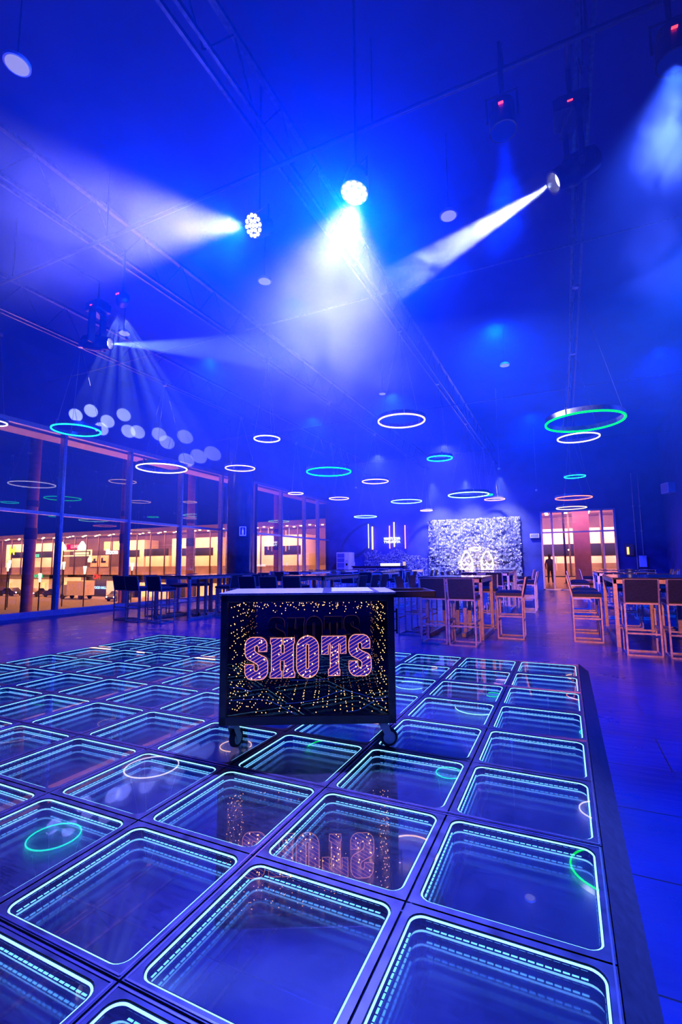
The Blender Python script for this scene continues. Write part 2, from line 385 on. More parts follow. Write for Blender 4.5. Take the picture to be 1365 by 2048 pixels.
def smoke(P, axis, size, dens, nscale, lo, label, cone=False):
    m = bpy.data.materials.new('beam_smoke'); m.use_nodes = True; n, l = nodes(m); n.clear()
    tc = n.new('ShaderNodeTexCoord'); ln = n.new('ShaderNodeVectorMath'); ln.operation = 'LENGTH'; l.new(tc.outputs['Object'], ln.inputs[0])
    fo = n.new('ShaderNodeMapRange'); fo.interpolation_type = 'SMOOTHSTEP'; fo.inputs['From Min'].default_value = 1.0; fo.inputs['From Max'].default_value = .25; l.new(ln.outputs['Value'], fo.inputs[0])
    mp = n.new('ShaderNodeMapping'); mp.inputs['Scale'].default_value = size; l.new(tc.outputs['Object'], mp.inputs[0])
    tx = n.new('ShaderNodeTexNoise'); tx.inputs['Scale'].default_value = nscale; tx.inputs['Detail'].default_value = 6; tx.inputs['Distortion'].default_value = 1.5; l.new(mp.outputs[0], tx.inputs['Vector'])
    mr = n.new('ShaderNodeMapRange'); mr.inputs['From Min'].default_value = lo; mr.inputs['From Max'].default_value = .68; mr.inputs['To Max'].default_value = dens; l.new(tx.outputs['Fac'], mr.inputs[0])
    mu = n.new('ShaderNodeMath'); mu.operation = 'MULTIPLY'; l.new(fo.outputs[0], mu.inputs[0]); l.new(mr.outputs[0], mu.inputs[1])
    v = n.new('ShaderNodeVolumeScatter'); v.inputs['Anisotropy'].default_value = .2; l.new(mu.outputs[0], v.inputs['Density'])
    o = n.new('ShaderNodeOutputMaterial'); l.new(v.outputs[0], o.inputs['Volume'])
    h = ob('smoke', MB().sph((0, 0, 0), 1.0, 20, 12), m, loc=P); h.scale = size
    h.rotation_euler = Vector(axis).to_track_quat('Z', 'Y').to_euler()
    h['kind'] = 'stuff'; h['label'] = label; h['category'] = 'smoke'
_d = (D_AIM - D_POS).normalized()
smoke(D_POS + _d * 1.1, _d, (.42, .42, 1.15), .9, 2.6, .38, 'torn white smoke drifting through the aisle moving head beam')
smoke((2.02, 1.13, 4.05), (.15, .45, 1), (.30, .30, .58), .55, 3.2, .42, 'lavender smoke plume in the broad blue beam at the picture edge')
smoke((1.83, .62, 2.95), (0, 0, 1), (.30, .30, .40), .25, 2.2, .40, 'faint smoke puff low in the broad blue beam')
smoke((-.55, 1.2, 3.75), (0, 0, 1), (1.45, 1.45, 1.55), .085, 1.5, .30, 'bright lavender smoke cloud under the pole-hung wash light')
smoke(A_POS + (A_AIM - A_POS).normalized() * 1.5, A_AIM - A_POS, (1.5, 1.5, 2.1), .085, 1.2, .30, 'bright lavender smoke cloud before the honeycomb wash light')

# ------------------------------------------------------------------ mirrored LED dance floor
CORN = .05; OP = .295
def rrect(cx, cy, h, r, z, n=5):
    out = []
    for q, (sx, sy) in enumerate(((1, 1), (-1, 1), (-1, -1), (1, -1))):
        for k in range(n + 1):
            t = PI / 2 * (q + k / n)
            out.append(Vector((cx + sx * (h - r) + math.cos(t) * r, cy + sy * (h - r) + math.sin(t) * r, z)))
    return out
def panel_meshes():
    fr = MB(); n = 5
    for a in (0, 1):
        for b in (0, 1):
            cx, cy = (a + .5) * T, (b + .5) * T
            inner = rrect(cx, cy, OP, CORN, PH, n); N = len(inner)
            lo = rrect(cx, cy, OP, CORN, PH - .025, n)
            led = rrect(cx, cy, OP - .0115, CORN - .0095, PH - .0100, n); led0 = rrect(cx, cy, OP, CORN, PH - .0100, n)
            led1 = rrect(cx, cy, OP - .013, CORN - .011, PH - .0112, n); led2 = rrect(cx, cy, OP, CORN, PH - .0112, n)
            lip = rrect(cx, cy, OP - .013, CORN - .011, PH - .0070, n); lip2 = rrect(cx, cy, OP - .0115, CORN - .0095, PH - .0070, n)
            H = T / 2 - .004
            outer = []
            for p in inner:
                dx, dy = p.x - cx, p.y - cy; k = H / max(abs(dx), abs(dy)); outer.append(Vector((cx + dx * k, cy + dy * k, PH)))
            base = len(fr.v); fr.v += [tuple(p) for p in inner + outer + lo + led0 + led + lip2 + lip + led1 + led2]
            for i in range(N):
                j = (i + 1) % N
                fr.f.append((base + i, base + j, base + N + j, base + N + i)[::-1])
                fr.f.append((base + i, base + 2 * N + i, base + 2 * N + j, base + j)[::-1])
                for q in (3, 4, 5, 6, 7): fr.f.append((base + q * N + i, base + q * N + j, base + (q + 1) * N + j, base + (q + 1) * N + i)[::-1])
            # corner fill of the square top
            for sx in (-1, 1):
                for sy in (-1, 1):
                    cc = [k for k in range(N) if (outer[k].x - cx) * sx > 0 and (outer[k].y - cy) * sy > 0]
                    cc2 = sorted(cc, key=lambda k: math.atan2((outer[k].y - cy) * sy, (outer[k].x - cx) * sx))
                    b0 = len(fr.v); fr.v.append((cx + sx * H, cy + sy * H, PH))
                    a1 = max((k for k in cc2 if abs(abs(outer[k].x - cx) - H) < 1e-5), key=lambda k: abs(outer[k].y - cy))
                    a2 = max((k for k in cc2 if abs(abs(outer[k].y - cy) - H) < 1e-5), key=lambda k: abs(outer[k].x - cx))
                    fr.f.append((base + N + a1, b0, base + N + a2) if sx * sy > 0 else (base + N + a2, b0, base + N + a1))
    # outer skirt
    g = .004
    for (x0, y0, x1, y1) in ((g, g, 2 * T - g, g), (2 * T - g, g, 2 * T - g, 2 * T - g), (2 * T - g, 2 * T - g, g, 2 * T - g), (g, 2 * T - g, g, g)):
        fr.quad((x0, y0, .0), (x1, y1, .0), (x1, y1, PH), (x0, y0, PH))
    fr.box(.01, 2 * T - .01, .01, 2 * T - .01, .0, PH - .026)
    frame = fr.mesh('frame', M['frameblack']); frame.materials.append(M['cavity'])
    for p in frame.polygons:
        zc = p.center.z; ux = (p.center.x % T) - T / 2; uy = (p.center.y % T) - T / 2
        if zc < PH - .0005 and max(abs(ux), abs(uy)) < OP + .006: p.material_index = 1
    tr = MB(); e = .012
    for d in (e,):
        L = 2 * T
        tr.box(d, L - d, d - .003, d + .003, PH, PH + .003); tr.box(d, L - d, L - d - .003, L - d + .003, PH, PH + .003)
        tr.box(d - .003, d + .003, d, L - d, PH, PH + .003); tr.box(L - d - .003, L - d + .003, d, L - d, PH, PH + .003)
    trim = tr.mesh('seam_trim', M['trimmetal'])
    # single-cell meshes about their centre
    gl = MB(); gl.quad(*[tuple(p) for p in rrect(0, 0, OP, CORN, 0, n)])
    glass = gl.mesh('glass_tile', M['tileglass'])
    ls = MB(); ls.tube(rrect(0, 0, OP - .0060, CORN - .0050, 0, 8), .0036, 6, closed=True)
    strip = ls.mesh('light_strip', M['ledline'])
    ld = MB(); K = 20
    for s in range(4):
        ca, sa = math.cos(s * PI / 2), math.sin(s * PI / 2)
        for k in range(K):
            t = -(OP - CORN) + 2 * (OP - CORN) * (k + .5) / K
            hx = (OP - CORN) / K * .78; x0, x1 = t - hx / 2 - hx / 2, t + hx / 2 + hx / 2; y0, y1 = OP - .0125, OP - .006
            q = [(x0, y0), (x1, y0), (x1, y1), (x0, y1)]
            q = [(x * ca - y * sa, x * sa + y * ca) for x, y in q]
            ld.poly([Vector((x, y, -.004)) for x, y in q], (0, 0, .0004))
    dots = ld.mesh('led_row', M['leddot'])
    mi = MB(); mi.quad(*[tuple(p) for p in rrect(0, 0, OP, CORN, 0, n)])
    mirror = mi.mesh('mirror', M['mirror'])
    return frame, trim, glass, strip, dots, mirror
PM = panel_meshes()
colname = {-4: 'against the window-side edge', -3: 'second column in from the window-side edge', -2: 'in the middle column', -1: 'second column in from the walkway edge', 0: 'along the walkway edge'}
rowname = {-2: 'in the front row at the camera', -1: 'in the second row from the camera', 0: 'in the third row, level with the cart', 1: 'in the fourth row, behind the cart', 2: 'in the last row near the tables'}
visible = {-2: (-4, -3, -2, -1, 0), -1: (-4, -3, -2, -1, 0), 0: (-4, -3, -2, -1, 0), 1: (-4, -3, -2, -1, 0), 2: (-4, -3, -2, -1, 0)}
for j, cols in visible.items():
    for i in cols:
        t = thing('dance_floor_panel', 'blue LED mirror floor panel %s, %s' % (rowname[j], colname[i]), 'floor panel', (2 * T * i, 2 * T * j, 0), 0, 'mirrored LED dance floor panels')
        put('frame', PM[0], t); put('seam_trim', PM[1], t)
        for a in (0, 1):
            for b in (0, 1):
                g = put('glass_tile', PM[2], t, ((a + .5) * T, (b + .5) * T, PH - .003))
                put('light_strip', PM[3], g, (0, 0, -.0043)); put('led_row', PM[4], g, (0, 0, -.0049)); put('mirror', PM[5], g, (0, 0, -.0215))
# dark sloped strip on the walkway edge, edge strip on the far one
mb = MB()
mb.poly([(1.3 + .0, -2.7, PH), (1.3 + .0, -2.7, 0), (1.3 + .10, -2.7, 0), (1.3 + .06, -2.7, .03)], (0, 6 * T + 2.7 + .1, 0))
ke = ob('dark_edge_strip', mb, M['rubber']); tag(ke, 'dark sloped strip along the walkway side of the dance floor', 'edging')
mb = MB(); mb.box(-8 * T, 1.3, 6 * T, 6 * T + .05, 0, PH - .01)
k2 = ob('floor_edge_strip', mb, M['frameblack']); tag(k2, 'black edge strip closing the far end of the dance floor', 'edging')

# ------------------------------------------------------------------ SHOTS cart
cart = thing('shots_cart', 'black rolling bar cart with lit SHOTS lettering on the dance floor', 'bar cart', (-.82, .12, 0), math.radians(26.34))
W_, D_, Z0, Z1 = 1.13, .60, .25, 1.065
mb = MB()
t_ = .045
mb.box(0, W_, 0, D_, Z0, Z0 + .055); mb.box(0, W_, 0, D_, Z1 - .045, Z1)
mb.box(0, t_, 0, D_, Z0, Z1); mb.box(W_ - t_, W_, 0, D_, Z0, Z1); mb.box(0, W_, D_ - .02, D_, Z0, Z1)
ob('cabinet_body', mb, M['black'], cart, bevel=.004)
mb = MB(); mb.quad((t_, D_ - .022, Z0 + .055), (W_ - t_, D_ - .022, Z0 + .055), (W_ - t_, D_ - .022, Z1 - .045), (t_, D_ - .022, Z1 - .045))
ob('back_mirror', mb, mat('dark_back_mirror', (.10, .10, .12), .02, 1.0), cart)
mb = MB(); mb.quad((t_, .012, Z0 + .055), (W_ - t_, .012, Z0 + .055), (W_ - t_, .012, Z1 - .045), (t_, .012, Z1 - .045))
ob('smoked_front_glass', mb, M['cartglass'], cart)
mb = MB(); e_ = .003; a0, a1, b0, b1, yb_ = t_ + e_, W_ - t_ - e_, Z0 + .055 + e_, Z1 - .045 - e_, D_ - .025
mb.quad((a0, .02, b0), (a1, .02, b0), (a1, yb_, b0), (a0, yb_, b0)); mb.quad((a0, .02, b1), (a0, yb_, b1), (a1, yb_, b1), (a1, .02, b1))
mb.quad((a0, .02, b0), (a0, yb_, b0), (a0, yb_, b1), (a0, .02, b1)); mb.quad((a1, .02, b0), (a1, .02, b1), (a1, yb_, b1), (a1, yb_, b0))
ob('inner_lining', mb, mat('matte_black_lining', (.002, .002, .003), 1.0, spec=.0), cart)
# fairy lights strung in depth along the four inner walls
x0, x1, zb, zt = t_ + .012, W_ - t_ - .012, Z0 + .067, Z1 - .057
def fairy(side):
    mb = MB(); rnd = random.Random(side)
    n = 26 if side in (0, 2) else 18
    for a in range(n):
        u = (a + rnd.random() * .7) / n
        wob = rnd.uniform(-.015, .015)
        for k in range(8):
            y = .035 + k * .07 + rnd.uniform(-.01, .01)
            if rnd.random() < (.35, .42, .35, .42)[side]: continue
            d = abs(rnd.gauss(0, .035 if side == 2 else .008))
            if side == 0: p = (x0 + (x1 - x0) * u + wob * k * .2, y, zb + d)
            elif side == 2: p = (x0 + (x1 - x0) * u + wob * k * .2, y, zt - d)
            elif side == 1: p = (x0 + d, y, zb + (zt - zb) * u + wob * k * .2)
            else: p = (x1 - d, y, zb + (zt - zb) * u + wob * k * .2)
            mb.sph(p, .0028, 5, 3)
    return mb
for s in range(4): ob('fairy_light_string', fairy(s), M['fairy'], cart)['kind'] = 'stuff'
# lettering
def arc(cx, cy, rx, ry, a0, a1, n=7):
    return [(cx + rx * math.cos(math.radians(a0 + (a1 - a0) * i / n)), cy + ry * math.sin(math.radians(a0 + (a1 - a0) * i / n))) for i in range(n + 1)]
def bez(*P, n=8):
    out = []
    for i in range(n + 1):
        t = i / n; q = list(P)
        while len(q) > 1: q = [(q[k][0] * (1 - t) + q[k + 1][0] * t, q[k][1] * (1 - t) + q[k + 1][1] * t) for k in range(len(q) - 1)]
        out.append(q[0])
    return out
def S_shape(ox, oy, sc=1.0):
    p = [(215, 142), (133, 142), (133, 100)]
    p += arc(115, 100, 18, 18, 0, -180, 8)
    p += [(97, 128)] + bez((97, 128), (97, 152), (150, 175), (195, 195), n=8) + bez((195, 195), (225, 215), (225, 250), (225, 290), n=6)
    p += [(225, 330)] + arc(150, 330, 75, 90, 0, 90, 8) + [(75, 420)] + arc(75, 335, 72, 85, 90, 180, 8) + [(3, 268), (92, 268), (92, 315)]
    p += arc(112, 315, 20, 20, 180, 0, 8) + [(132, 290)] + bez((132, 290), (132, 262), (80, 245), (35, 218), n=8) + bez((35, 218), (3, 190), (3, 160), (3, 135), n=6)
    p += [(3, 85)] + arc(75, 85, 72, 85, 180, 270, 8) + [(140, 0)] + arc(140, 75, 75, 75, 270, 360, 8)
    return [(ox + x * sc, oy + y * sc) for x, y in p]
H_shape = [(295, 122), (408, 122), (408, 185), (400, 195), (400, 272), (430, 272), (430, 195), (420, 185), (420, 122), (530, 120), (530, 165), (520, 190), (520, 440), (535, 470), (535, 513), (420, 515), (420, 450), (430, 435), (430, 348), (393, 348), (393, 435), (405, 450), (405, 517), (295, 517), (295, 480), (307, 450), (307, 190), (295, 175)]
O_out = [(765, 210)] + arc(658, 405, 107, 115, 0, 90, 8) + arc(658, 405, 107, 115, 90, 180, 8) + arc(658, 215, 107, 112, 180, 270, 8) + arc(658, 215, 107, 112, 270, 360, 8)
O_in = arc(656, 415, 13, 15, 0, 180, 6) + arc(656, 200, 13, 15, 180, 360, 6)
T_shape = [(795, 108), (1033, 108), (1033, 283), (978, 283), (978, 200), (962, 180), (962, 430), (972, 440), (972, 500), (860, 500), (860, 440), (878, 425), (878, 180), (860, 200), (860, 290), (795, 290)]
LX = lambda x: .16 + (x - 47) / (1272 - 47) * .81
LZ = lambda y: .80 - (y - 108) / (520 - 108) * .26
def letter_mat():
    m = bpy.data.materials.new('striped_letter_face'); m.use_nodes = True; n, l = nodes(m); b = n['Principled BSDF']
    tc = n.new('ShaderNodeTexCoord'); mp = n.new('ShaderNodeMapping'); mp.inputs['Rotation'].default_value = (0, math.radians(31), 0)
    wv = n.new('ShaderNodeTexWave'); wv.bands_direction = 'Z'; wv.inputs['Scale'].default_value = 16.0; wv.inputs['Distortion'].default_value = .5; wv.inputs['Detail Scale'].default_value = 3
    l.new(tc.outputs['Object'], mp.inputs[0]); l.new(mp.outputs[0], wv.inputs['Vector'])
    cr = n.new('ShaderNodeValToRGB'); cr.color_ramp.elements[0].position = .90; cr.color_ramp.elements[1].position = .985
    cr.color_ramp.elements[0].color = (.010, .006, .24, 1); cr.color_ramp.elements[1].color = (1.0, .30, .22, 1)
    l.new(wv.outputs['Fac'], cr.inputs[0]); l.new(cr.outputs[0], b.inputs['Emission Color']); b.inputs['Emission Strength'].default_value = 1.0
    b.inputs['Base Color'].default_value = (.02, .02, .10, 1); b.inputs['Roughness'].default_value = .3
    m.cycles.emission_sampling = 'NONE'
    return m
LM = letter_mat(); LO = neon('letter_outline', (1, .36, .30), 1.4, False)
def tess(polys):
    from mathutils.geometry import tessellate_polygon
    vv = [Vector((LX(x), 0, LZ(y))) for P in polys for x, y in P]
    tris = tessellate_polygon([[Vector((LX(x), LZ(y), 0)) for x, y in P] for P in polys])
    return vv, tris
rl = random.Random(3); BULB = MB().sph((0, 0, 0), .0040, 6, 4).mesh('bulb', M['fairy'])
for nm, polys in (('S', [S_shape(47, 113)]), ('H', [H_shape]), ('O', [O_out, O_in]), ('T', [T_shape]), ('S', [S_shape(1057, 95, .98)])):
    vv, tris = tess(polys); mb = MB(); N = len(vv); yo = -.006
    mb.v = [(v.x, yo, v.z) for v in vv] + [(v.x, .010, v.z) for v in vv]
    mb.f = [tuple(t) for t in tris]
    k = 0
    for P in polys:
        n = len(P)
        for i in range(n): mb.f.append((k + i, k + (i + 1) % n, N + k + (i + 1) % n, N + k + i))
        k += n
    nf = len(mb.f); mb.f += [tuple(N + q for q in t)[::-1] for t in tris]
    L = ob('letter', mb, LM, cart); L.data.materials.append(M['black'])
    for q in range(len(tris), len(L.data.polygons)): L.data.polygons[q].material_index = 1
    mb = MB()
    for P in polys: mb.tube([(LX(x), yo - .001, LZ(y)) for x, y in P], .0022, 5, closed=True)
    ob('outline', mb, LO, L)
    mb = MB()
    xs = [v.x for v in vv]; zs = [v.z for v in vv]
    from mathutils.geometry import intersect_point_tri_2d
    cnt = 0
    while cnt < 13:
        x = rl.uniform(min(xs), max(xs)); z = rl.uniform(min(zs), max(zs))
        if any(intersect_point_tri_2d(Vector((x, z)), Vector((vv[a].x, vv[a].z)), Vector((vv[b].x, vv[b].z)), Vector((vv[c].x, vv[c].z))) for a, b, c in tris):
            put('bulb', BULB, L, (x, yo - .002, z)); cnt += 1
# floor strip reflections in the glass, modelled as thin glowing blue tubes
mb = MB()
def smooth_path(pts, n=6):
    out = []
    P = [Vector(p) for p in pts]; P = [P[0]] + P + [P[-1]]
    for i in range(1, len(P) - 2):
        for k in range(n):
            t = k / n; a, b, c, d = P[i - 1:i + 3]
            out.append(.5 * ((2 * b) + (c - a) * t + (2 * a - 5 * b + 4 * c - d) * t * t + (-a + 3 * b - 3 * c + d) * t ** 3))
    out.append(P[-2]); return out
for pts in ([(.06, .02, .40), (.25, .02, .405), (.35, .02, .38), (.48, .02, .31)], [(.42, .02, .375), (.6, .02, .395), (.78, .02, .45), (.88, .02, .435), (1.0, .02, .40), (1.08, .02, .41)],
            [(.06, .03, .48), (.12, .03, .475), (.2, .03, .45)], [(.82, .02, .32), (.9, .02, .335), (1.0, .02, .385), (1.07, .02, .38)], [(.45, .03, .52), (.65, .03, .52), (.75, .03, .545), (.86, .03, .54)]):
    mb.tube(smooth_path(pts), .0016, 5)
ob('cable_or_reflection', mb, mat('floor_line_reflection', (.05, .15, .9), .4, emit=(.01, .08, .8), estr=.35, nolamp=True), cart)
# worktop
mb = MB(); mb.box(-.012, W_ + .012, -.012, D_ + .012, Z1, Z1 + .014)
top = ob('worktop', mb, add_noise(mat('scuffed_steel_worktop', rough=.3, metal=.5), 30, (.12, .11, .16), (.24, .22, .30), stretch=(8, 1, 1), rough=(.25, .5)), cart, bevel=.002)
mb = MB(); mb.box(.66, .72, .0, D_, Z1 + .0142, Z1 + .017); mb.box(1.0, 1.03, 0, D_, Z1 + .0142, Z1 + .017)
ob('worktop_seam', mb, M['black'], cart)
mb = MB(); mb.box(.72, 1.0, .03, D_ - .03, Z1 + .0142, Z1 + .0185)
ob('drip_mat', mb, add_noise(mat('speckled_drip_mat', rough=.5), 160, (.04, .04, .07), (.28, .26, .36)), cart)
# side tray with rim
mb = MB(); xa, xb, ya, yb = W_ + .012, W_ + .30, .10, .52; zz = Z1 - .01
mb.box(xa, xb, ya, yb, zz - .02, zz - .012)
for q in ((xa, xb, ya, ya + .012), (xa, xb, yb - .012, yb), (xb - .012, xb, ya, yb), (xa, xa + .012, ya, yb)): mb.box(q[0], q[1], q[2], q[3], zz - .02, zz + .022)
ob('side_tray', mb, M['fixture'], cart, bevel=.002)
mb = MB(); mb.tube([(W_, .22, .93), (W_ + .045, .22, .93), (W_ + .045, .22, .95), (W_ + .045, .22, .78), (W_ + .045, .22, .80), (W_, .22, .80)], .006, 8)
ob('side_handle', mb, M['fixture'], cart)
def caster(x, y, ang):
    c = ob('caster', MB().box(-.045, .045, -.04, .04, Z0 - .012, Z0).lathe([(.03, Z0 - .03), (.03, Z0 - .012)], n=16), M['hubgrey'], cart, True, (x, y, 0), (0, 0, ang))
    fk = MB(); off = .035; wz = PH + .058
    for s in (-1, 1):
        fk.poly([(-.028, s * .024, Z0 - .03), (.030, s * .024, Z0 - .03), (off + .022, s * .024, wz), (off + .012, s * .024, wz - .024), (off - .012, s * .024, wz - .024), (off - .022, s * .024, wz)], (0, s * .003, 0))
    fk.box(-.028, .03, -.024, .024, Z0 - .033, Z0 - .03)
    ob('fork', fk, M['hubgrey'], c)
    wl = MB(); wl.lathe([(.040, -.018), (.054, -.018), (.058, -.012), (.058, .012), (.054, .018), (.040, .018)], (off, 0, wz), 28, (0, 1, 0), cap=False)
    ob('wheel', wl, M['rubber'], c, True)
    hb = MB(); hb.lathe([(.006, -.028), (.012, -.028), (.012, -.02), (.041, -.017), (.041, .017), (.012, .02), (.012, .028), (.006, .028)], (off, 0, wz), 24, (0, 1, 0))
    ob('hub', hb, M['hubgrey'], c, True)
caster(.075, .09, math.radians(66)); caster(W_ - .075, .09, math.radians(8)); caster(.075, D_ - .09, math.radians(120)); caster(W_ - .075, D_ - .09, math.radians(30))

# ------------------------------------------------------------------ bar stools
def stool_parts():
    F = {}
    w2, d2, q = .20, .20, .022; SH = .70
    def leg(x, y):
        return MB().bar((x, y, .02), (x, y, SH), q)
    F['leg'] = [leg(-w2, -d2), leg(w2, -d2), leg(-w2, d2), leg(w2, d2)]
    F['base_frame'] = MB().bar((-w2, -d2, .011), (w2, -d2, .011), q).bar((-w2, d2, .011), (w2, d2, .011), q).bar((-w2, -d2, .011), (-w2, d2, .011), q).bar((w2, -d2, .011), (w2, d2, .011), q)
    F['footrest'] = MB().bar((-w2, d2, .30), (w2, d2, .30), q).bar((-w2, -d2, .30), (w2, -d2, .30), q).bar((-w2, -d2, .37), (-w2, d2, .37), q).bar((w2, -d2, .37), (w2, d2, .37), q)
    F['seat_frame'] = MB().bar((-w2, -d2, SH), (w2, -d2, SH), q).bar((-w2, d2, SH), (w2, d2, SH), q).bar((-w2, -d2, SH), (-w2, d2, SH), q).bar((w2, -d2, SH), (w2, d2, SH), q)
    F['back_frame'] = MB().bar((-w2, -d2, SH), (-w2, -d2 - .07, 1.03), q).bar((w2, -d2, SH), (w2, -d2 - .07, 1.03), q).bar((-w2, -d2 - .07, 1.02), (w2, -d2 - .07, 1.02), q)
    return F
SP = stool_parts()
SM = {k: ([x.mesh(k, M['copper']) for x in v] if isinstance(v, list) else v.mesh(k, M['copper'])) for k, v in SP.items()}
SMsteel = {}
def recolor(me, m):
    c = me.copy(); c.materials.clear(); c.materials.append(m); return c
paleframe = add_noise(mat('pale_steel_frame', rough=.38, metal=.6), 22, (.55, .58, .66), (.75, .78, .86))
SMsteel = {k: ([recolor(x, paleframe) for x in v] if isinstance(v, list) else recolor(v, paleframe)) for k, v in SM.items()}
def cushion(x0, x1, y0, y1, z0, z1, r=.02, rows=0):
    bmx = MB(); n = 10
    # soft box: grid top with pillow height
    import itertools
    def g(u, v):
        e = (1 - (2 * u - 1) ** 6) * (1 - (2 * v - 1) ** 6)
        return e
    b = len(bmx.v)
    for i in range(n + 1):
        for j in range(n + 1):
            u, v = i / n, j / n; bmx.v.append((x0 + (x1 - x0) * u, y0 + (y1 - y0) * v, z0 + (z1 - z0) * (.55 + .45 * g(u, v))))
    for i in range(n):
        for j in range(n): bmx.f.append((b + i * (n + 1) + j, b + (i + 1) * (n + 1) + j, b + (i + 1) * (n + 1) + j + 1, b + i * (n + 1) + j + 1))
    bmx.box(x0, x1, y0, y1, z0, z0 + (z1 - z0) * .56)
    return bmx
seat_me = cushion(-.215, .215, -.20, .225, .712, .80).mesh('seat', M['cushion'], True)
bk = MB(); a = (-.205, .205)
th = .035
for s in range(1):
    p0 = Vector((0, -.205, .735)); p1 = Vector((0, -.268, 1.03)); d = (p1 - p0); nrm = Vector((0, d.z, -d.y)).normalized()
    pts = []
    for (u, o) in ((0, -.5), (0, .5), (1, .5), (1, -.5)): pts.append(p0 + d * u + nrm * o * th)
    bk.poly([(-.19, p.y, p.z) for p in pts], (.38, 0, 0))
back_me = bk.mesh('backrest', M['cushion'])
def make_stool(pale=False):
    S = SMsteel if pale else SM
    t = thing('bar_stool', 'x', 'stool')
    put('seat', seat_me, t); put('backrest', back_me, t)
    for m_ in S['leg']: put('leg', m_, t)
    for k in ('base_frame', 'footrest', 'seat_frame', 'back_frame'): put(k, S[k], t)
    return t
proto = [make_stool(False), make_stool(True)]; used = [False, False]
def stool(x, y, rz, label, pale=False):
    k = 1 if pale else 0
    if used[k]: o = copy_tree(proto[k])
    else: o = proto[k]; used[k] = True
    o.location = (x, y, 0); o.rotation_euler = (0, 0, rz)
    tag(o, label, 'stool', 'bar stools around the high tables')
    return o
# ------------------------------------------------------------------ high tables
def table(x0, x1, y0, y1, label, pale=False, H=1.03):
    t = thing('high_table', label, 'table', ((x0 + x1) / 2, (y0 + y1) / 2, 0), 0, 'high bar tables')
    a, b = (x1 - x0) / 2, (y1 - y0) / 2; m = paleframe if pale else M['copper']; q = .055
    ob('tabletop', MB().box(-a, a, -b, b, H - .03, H), M['tabletop'], t, bevel=.003)
    ob('apron', MB().bar((-a, -b + q / 2, H - .06), (a, -b + q / 2, H - .06), .04, .06).bar((-a, b - q / 2, H - .06), (a, b - q / 2, H - .06), .04, .06).bar((-a + q / 2, -b, H - .06), (-a + q / 2, b, H - .06), .04, .06).bar((a - q / 2, -b, H - .06), (a - q / 2, b, H - .06), .04, .06), m, t)
    for sx in (-1, 1):
        for sy in (-1, 1): ob('leg', MB().bar((sx * (a - q / 2), sy * (b - q / 2), 0), (sx * (a - q / 2), sy * (b - q / 2), H - .03), q), m, t)
    ped = MB(); c = min(a, b) * .45
    for sx in (-1, 1):
        ped.bar((sx * c * .5, -c, .0), (sx * c * .5, -c, H - .04), .06); ped.bar((sx * c * .5, c, 0), (sx * c * .5, c, H - .04), .06)
        ped.bar((sx * c * .5, -c - .18, .03), (sx * c * .5, c + .18, .03), .06)
    ped.bar((-a + .03, -b + .03, .03), (-a + .03, b - .03, .03), .05, .06)
    ped.bar((a - .03, -b + .03, .03), (a - .03, b - .03, .03), .05, .06)
    ob('pedestal_frame', ped, m, t)
    return t
UP, LFT, RGT, DN = 0, PI / 2, -PI / 2, PI     # stool's facing: +Y, -X, +X, -Y
where = 'at the copper-framed high table just behind the cart'
table(-1.02, -.05, 5.85, 7.15, 'copper-framed dark high table standing nearest behind the cart')
stool(-.72, 5.42, UP, 'bar stool with its back to the camera nearer the cart, at the copper-framed table')
stool(-.26, 5.34, UP, 'bar stool with its back to the camera, farther from the cart, at the copper-framed table')
stool(.34, 6.35, LFT, 'bar stool in profile on the aisle side of the copper-framed table')
stool(-1.35, 6.15, RGT, 'bar stool in profile half hidden behind the cart tray')
stool(-1.32, 6.85, RGT, 'bar stool just beyond the one behind the cart tray')
stool(-.75, 7.6, DN, 'bar stool on the far side of the copper-framed table, cart end')
stool(-.25, 7.6, DN, 'bar stool on the far side of the copper-framed table, aisle end')
table(1.86, 3.6, 5.95, 8.15, 'large copper-framed high table cut by the frame edge beside the aisle')
stool(1.50, 6.45, RGT, 'dark bar stool in profile standing in the aisle by the large copper table')
stool(2.13, 5.46, UP, 'bar stool seen from behind at the large copper table, whole back in view')
stool(2.62, 5.42, UP, 'bar stool seen from behind, cut off by the picture edge')
stool(1.50, 7.55, RGT, 'second bar stool along the aisle side of the large copper table')
stool(2.3, 8.55, DN, 'bar stool on the far side of the large copper table, aisle end')
stool(2.9, 8.55, DN, 'bar stool on the far side of the large copper table, wall end')
# window-side dark table
table(-7.8, -6.7, 6.2, 8.8, 'dark high table standing by the windows left of the column')
for k, (x, y, r) in enumerate(((-8.35, 5.9, UP), (-7.75, 5.72, UP), (-8.2, 6.7, RGT), (-8.2, 7.4, RGT), (-8.2, 8.2, RGT), (-6.3, 7.1, LFT), (-6.3, 7.9, LFT), (-6.95, 9.3, DN), (-7.5, 9.3, DN), (-7.1, 5.75, UP))):
    stool(x, y, r, 'dark bar stool at the window-side table, ' + ['standing alone at its window corner', 'seen from behind at its near end', 'on the window side, first from the camera', 'on the window side, second from the camera', 'on the window side, third from the camera', 'on the cart side, first from the camera', 'on the cart side, second from the camera', 'at its far end, cart side', 'at its far end, window side', 'seen from behind at its near end, cart side'][k])
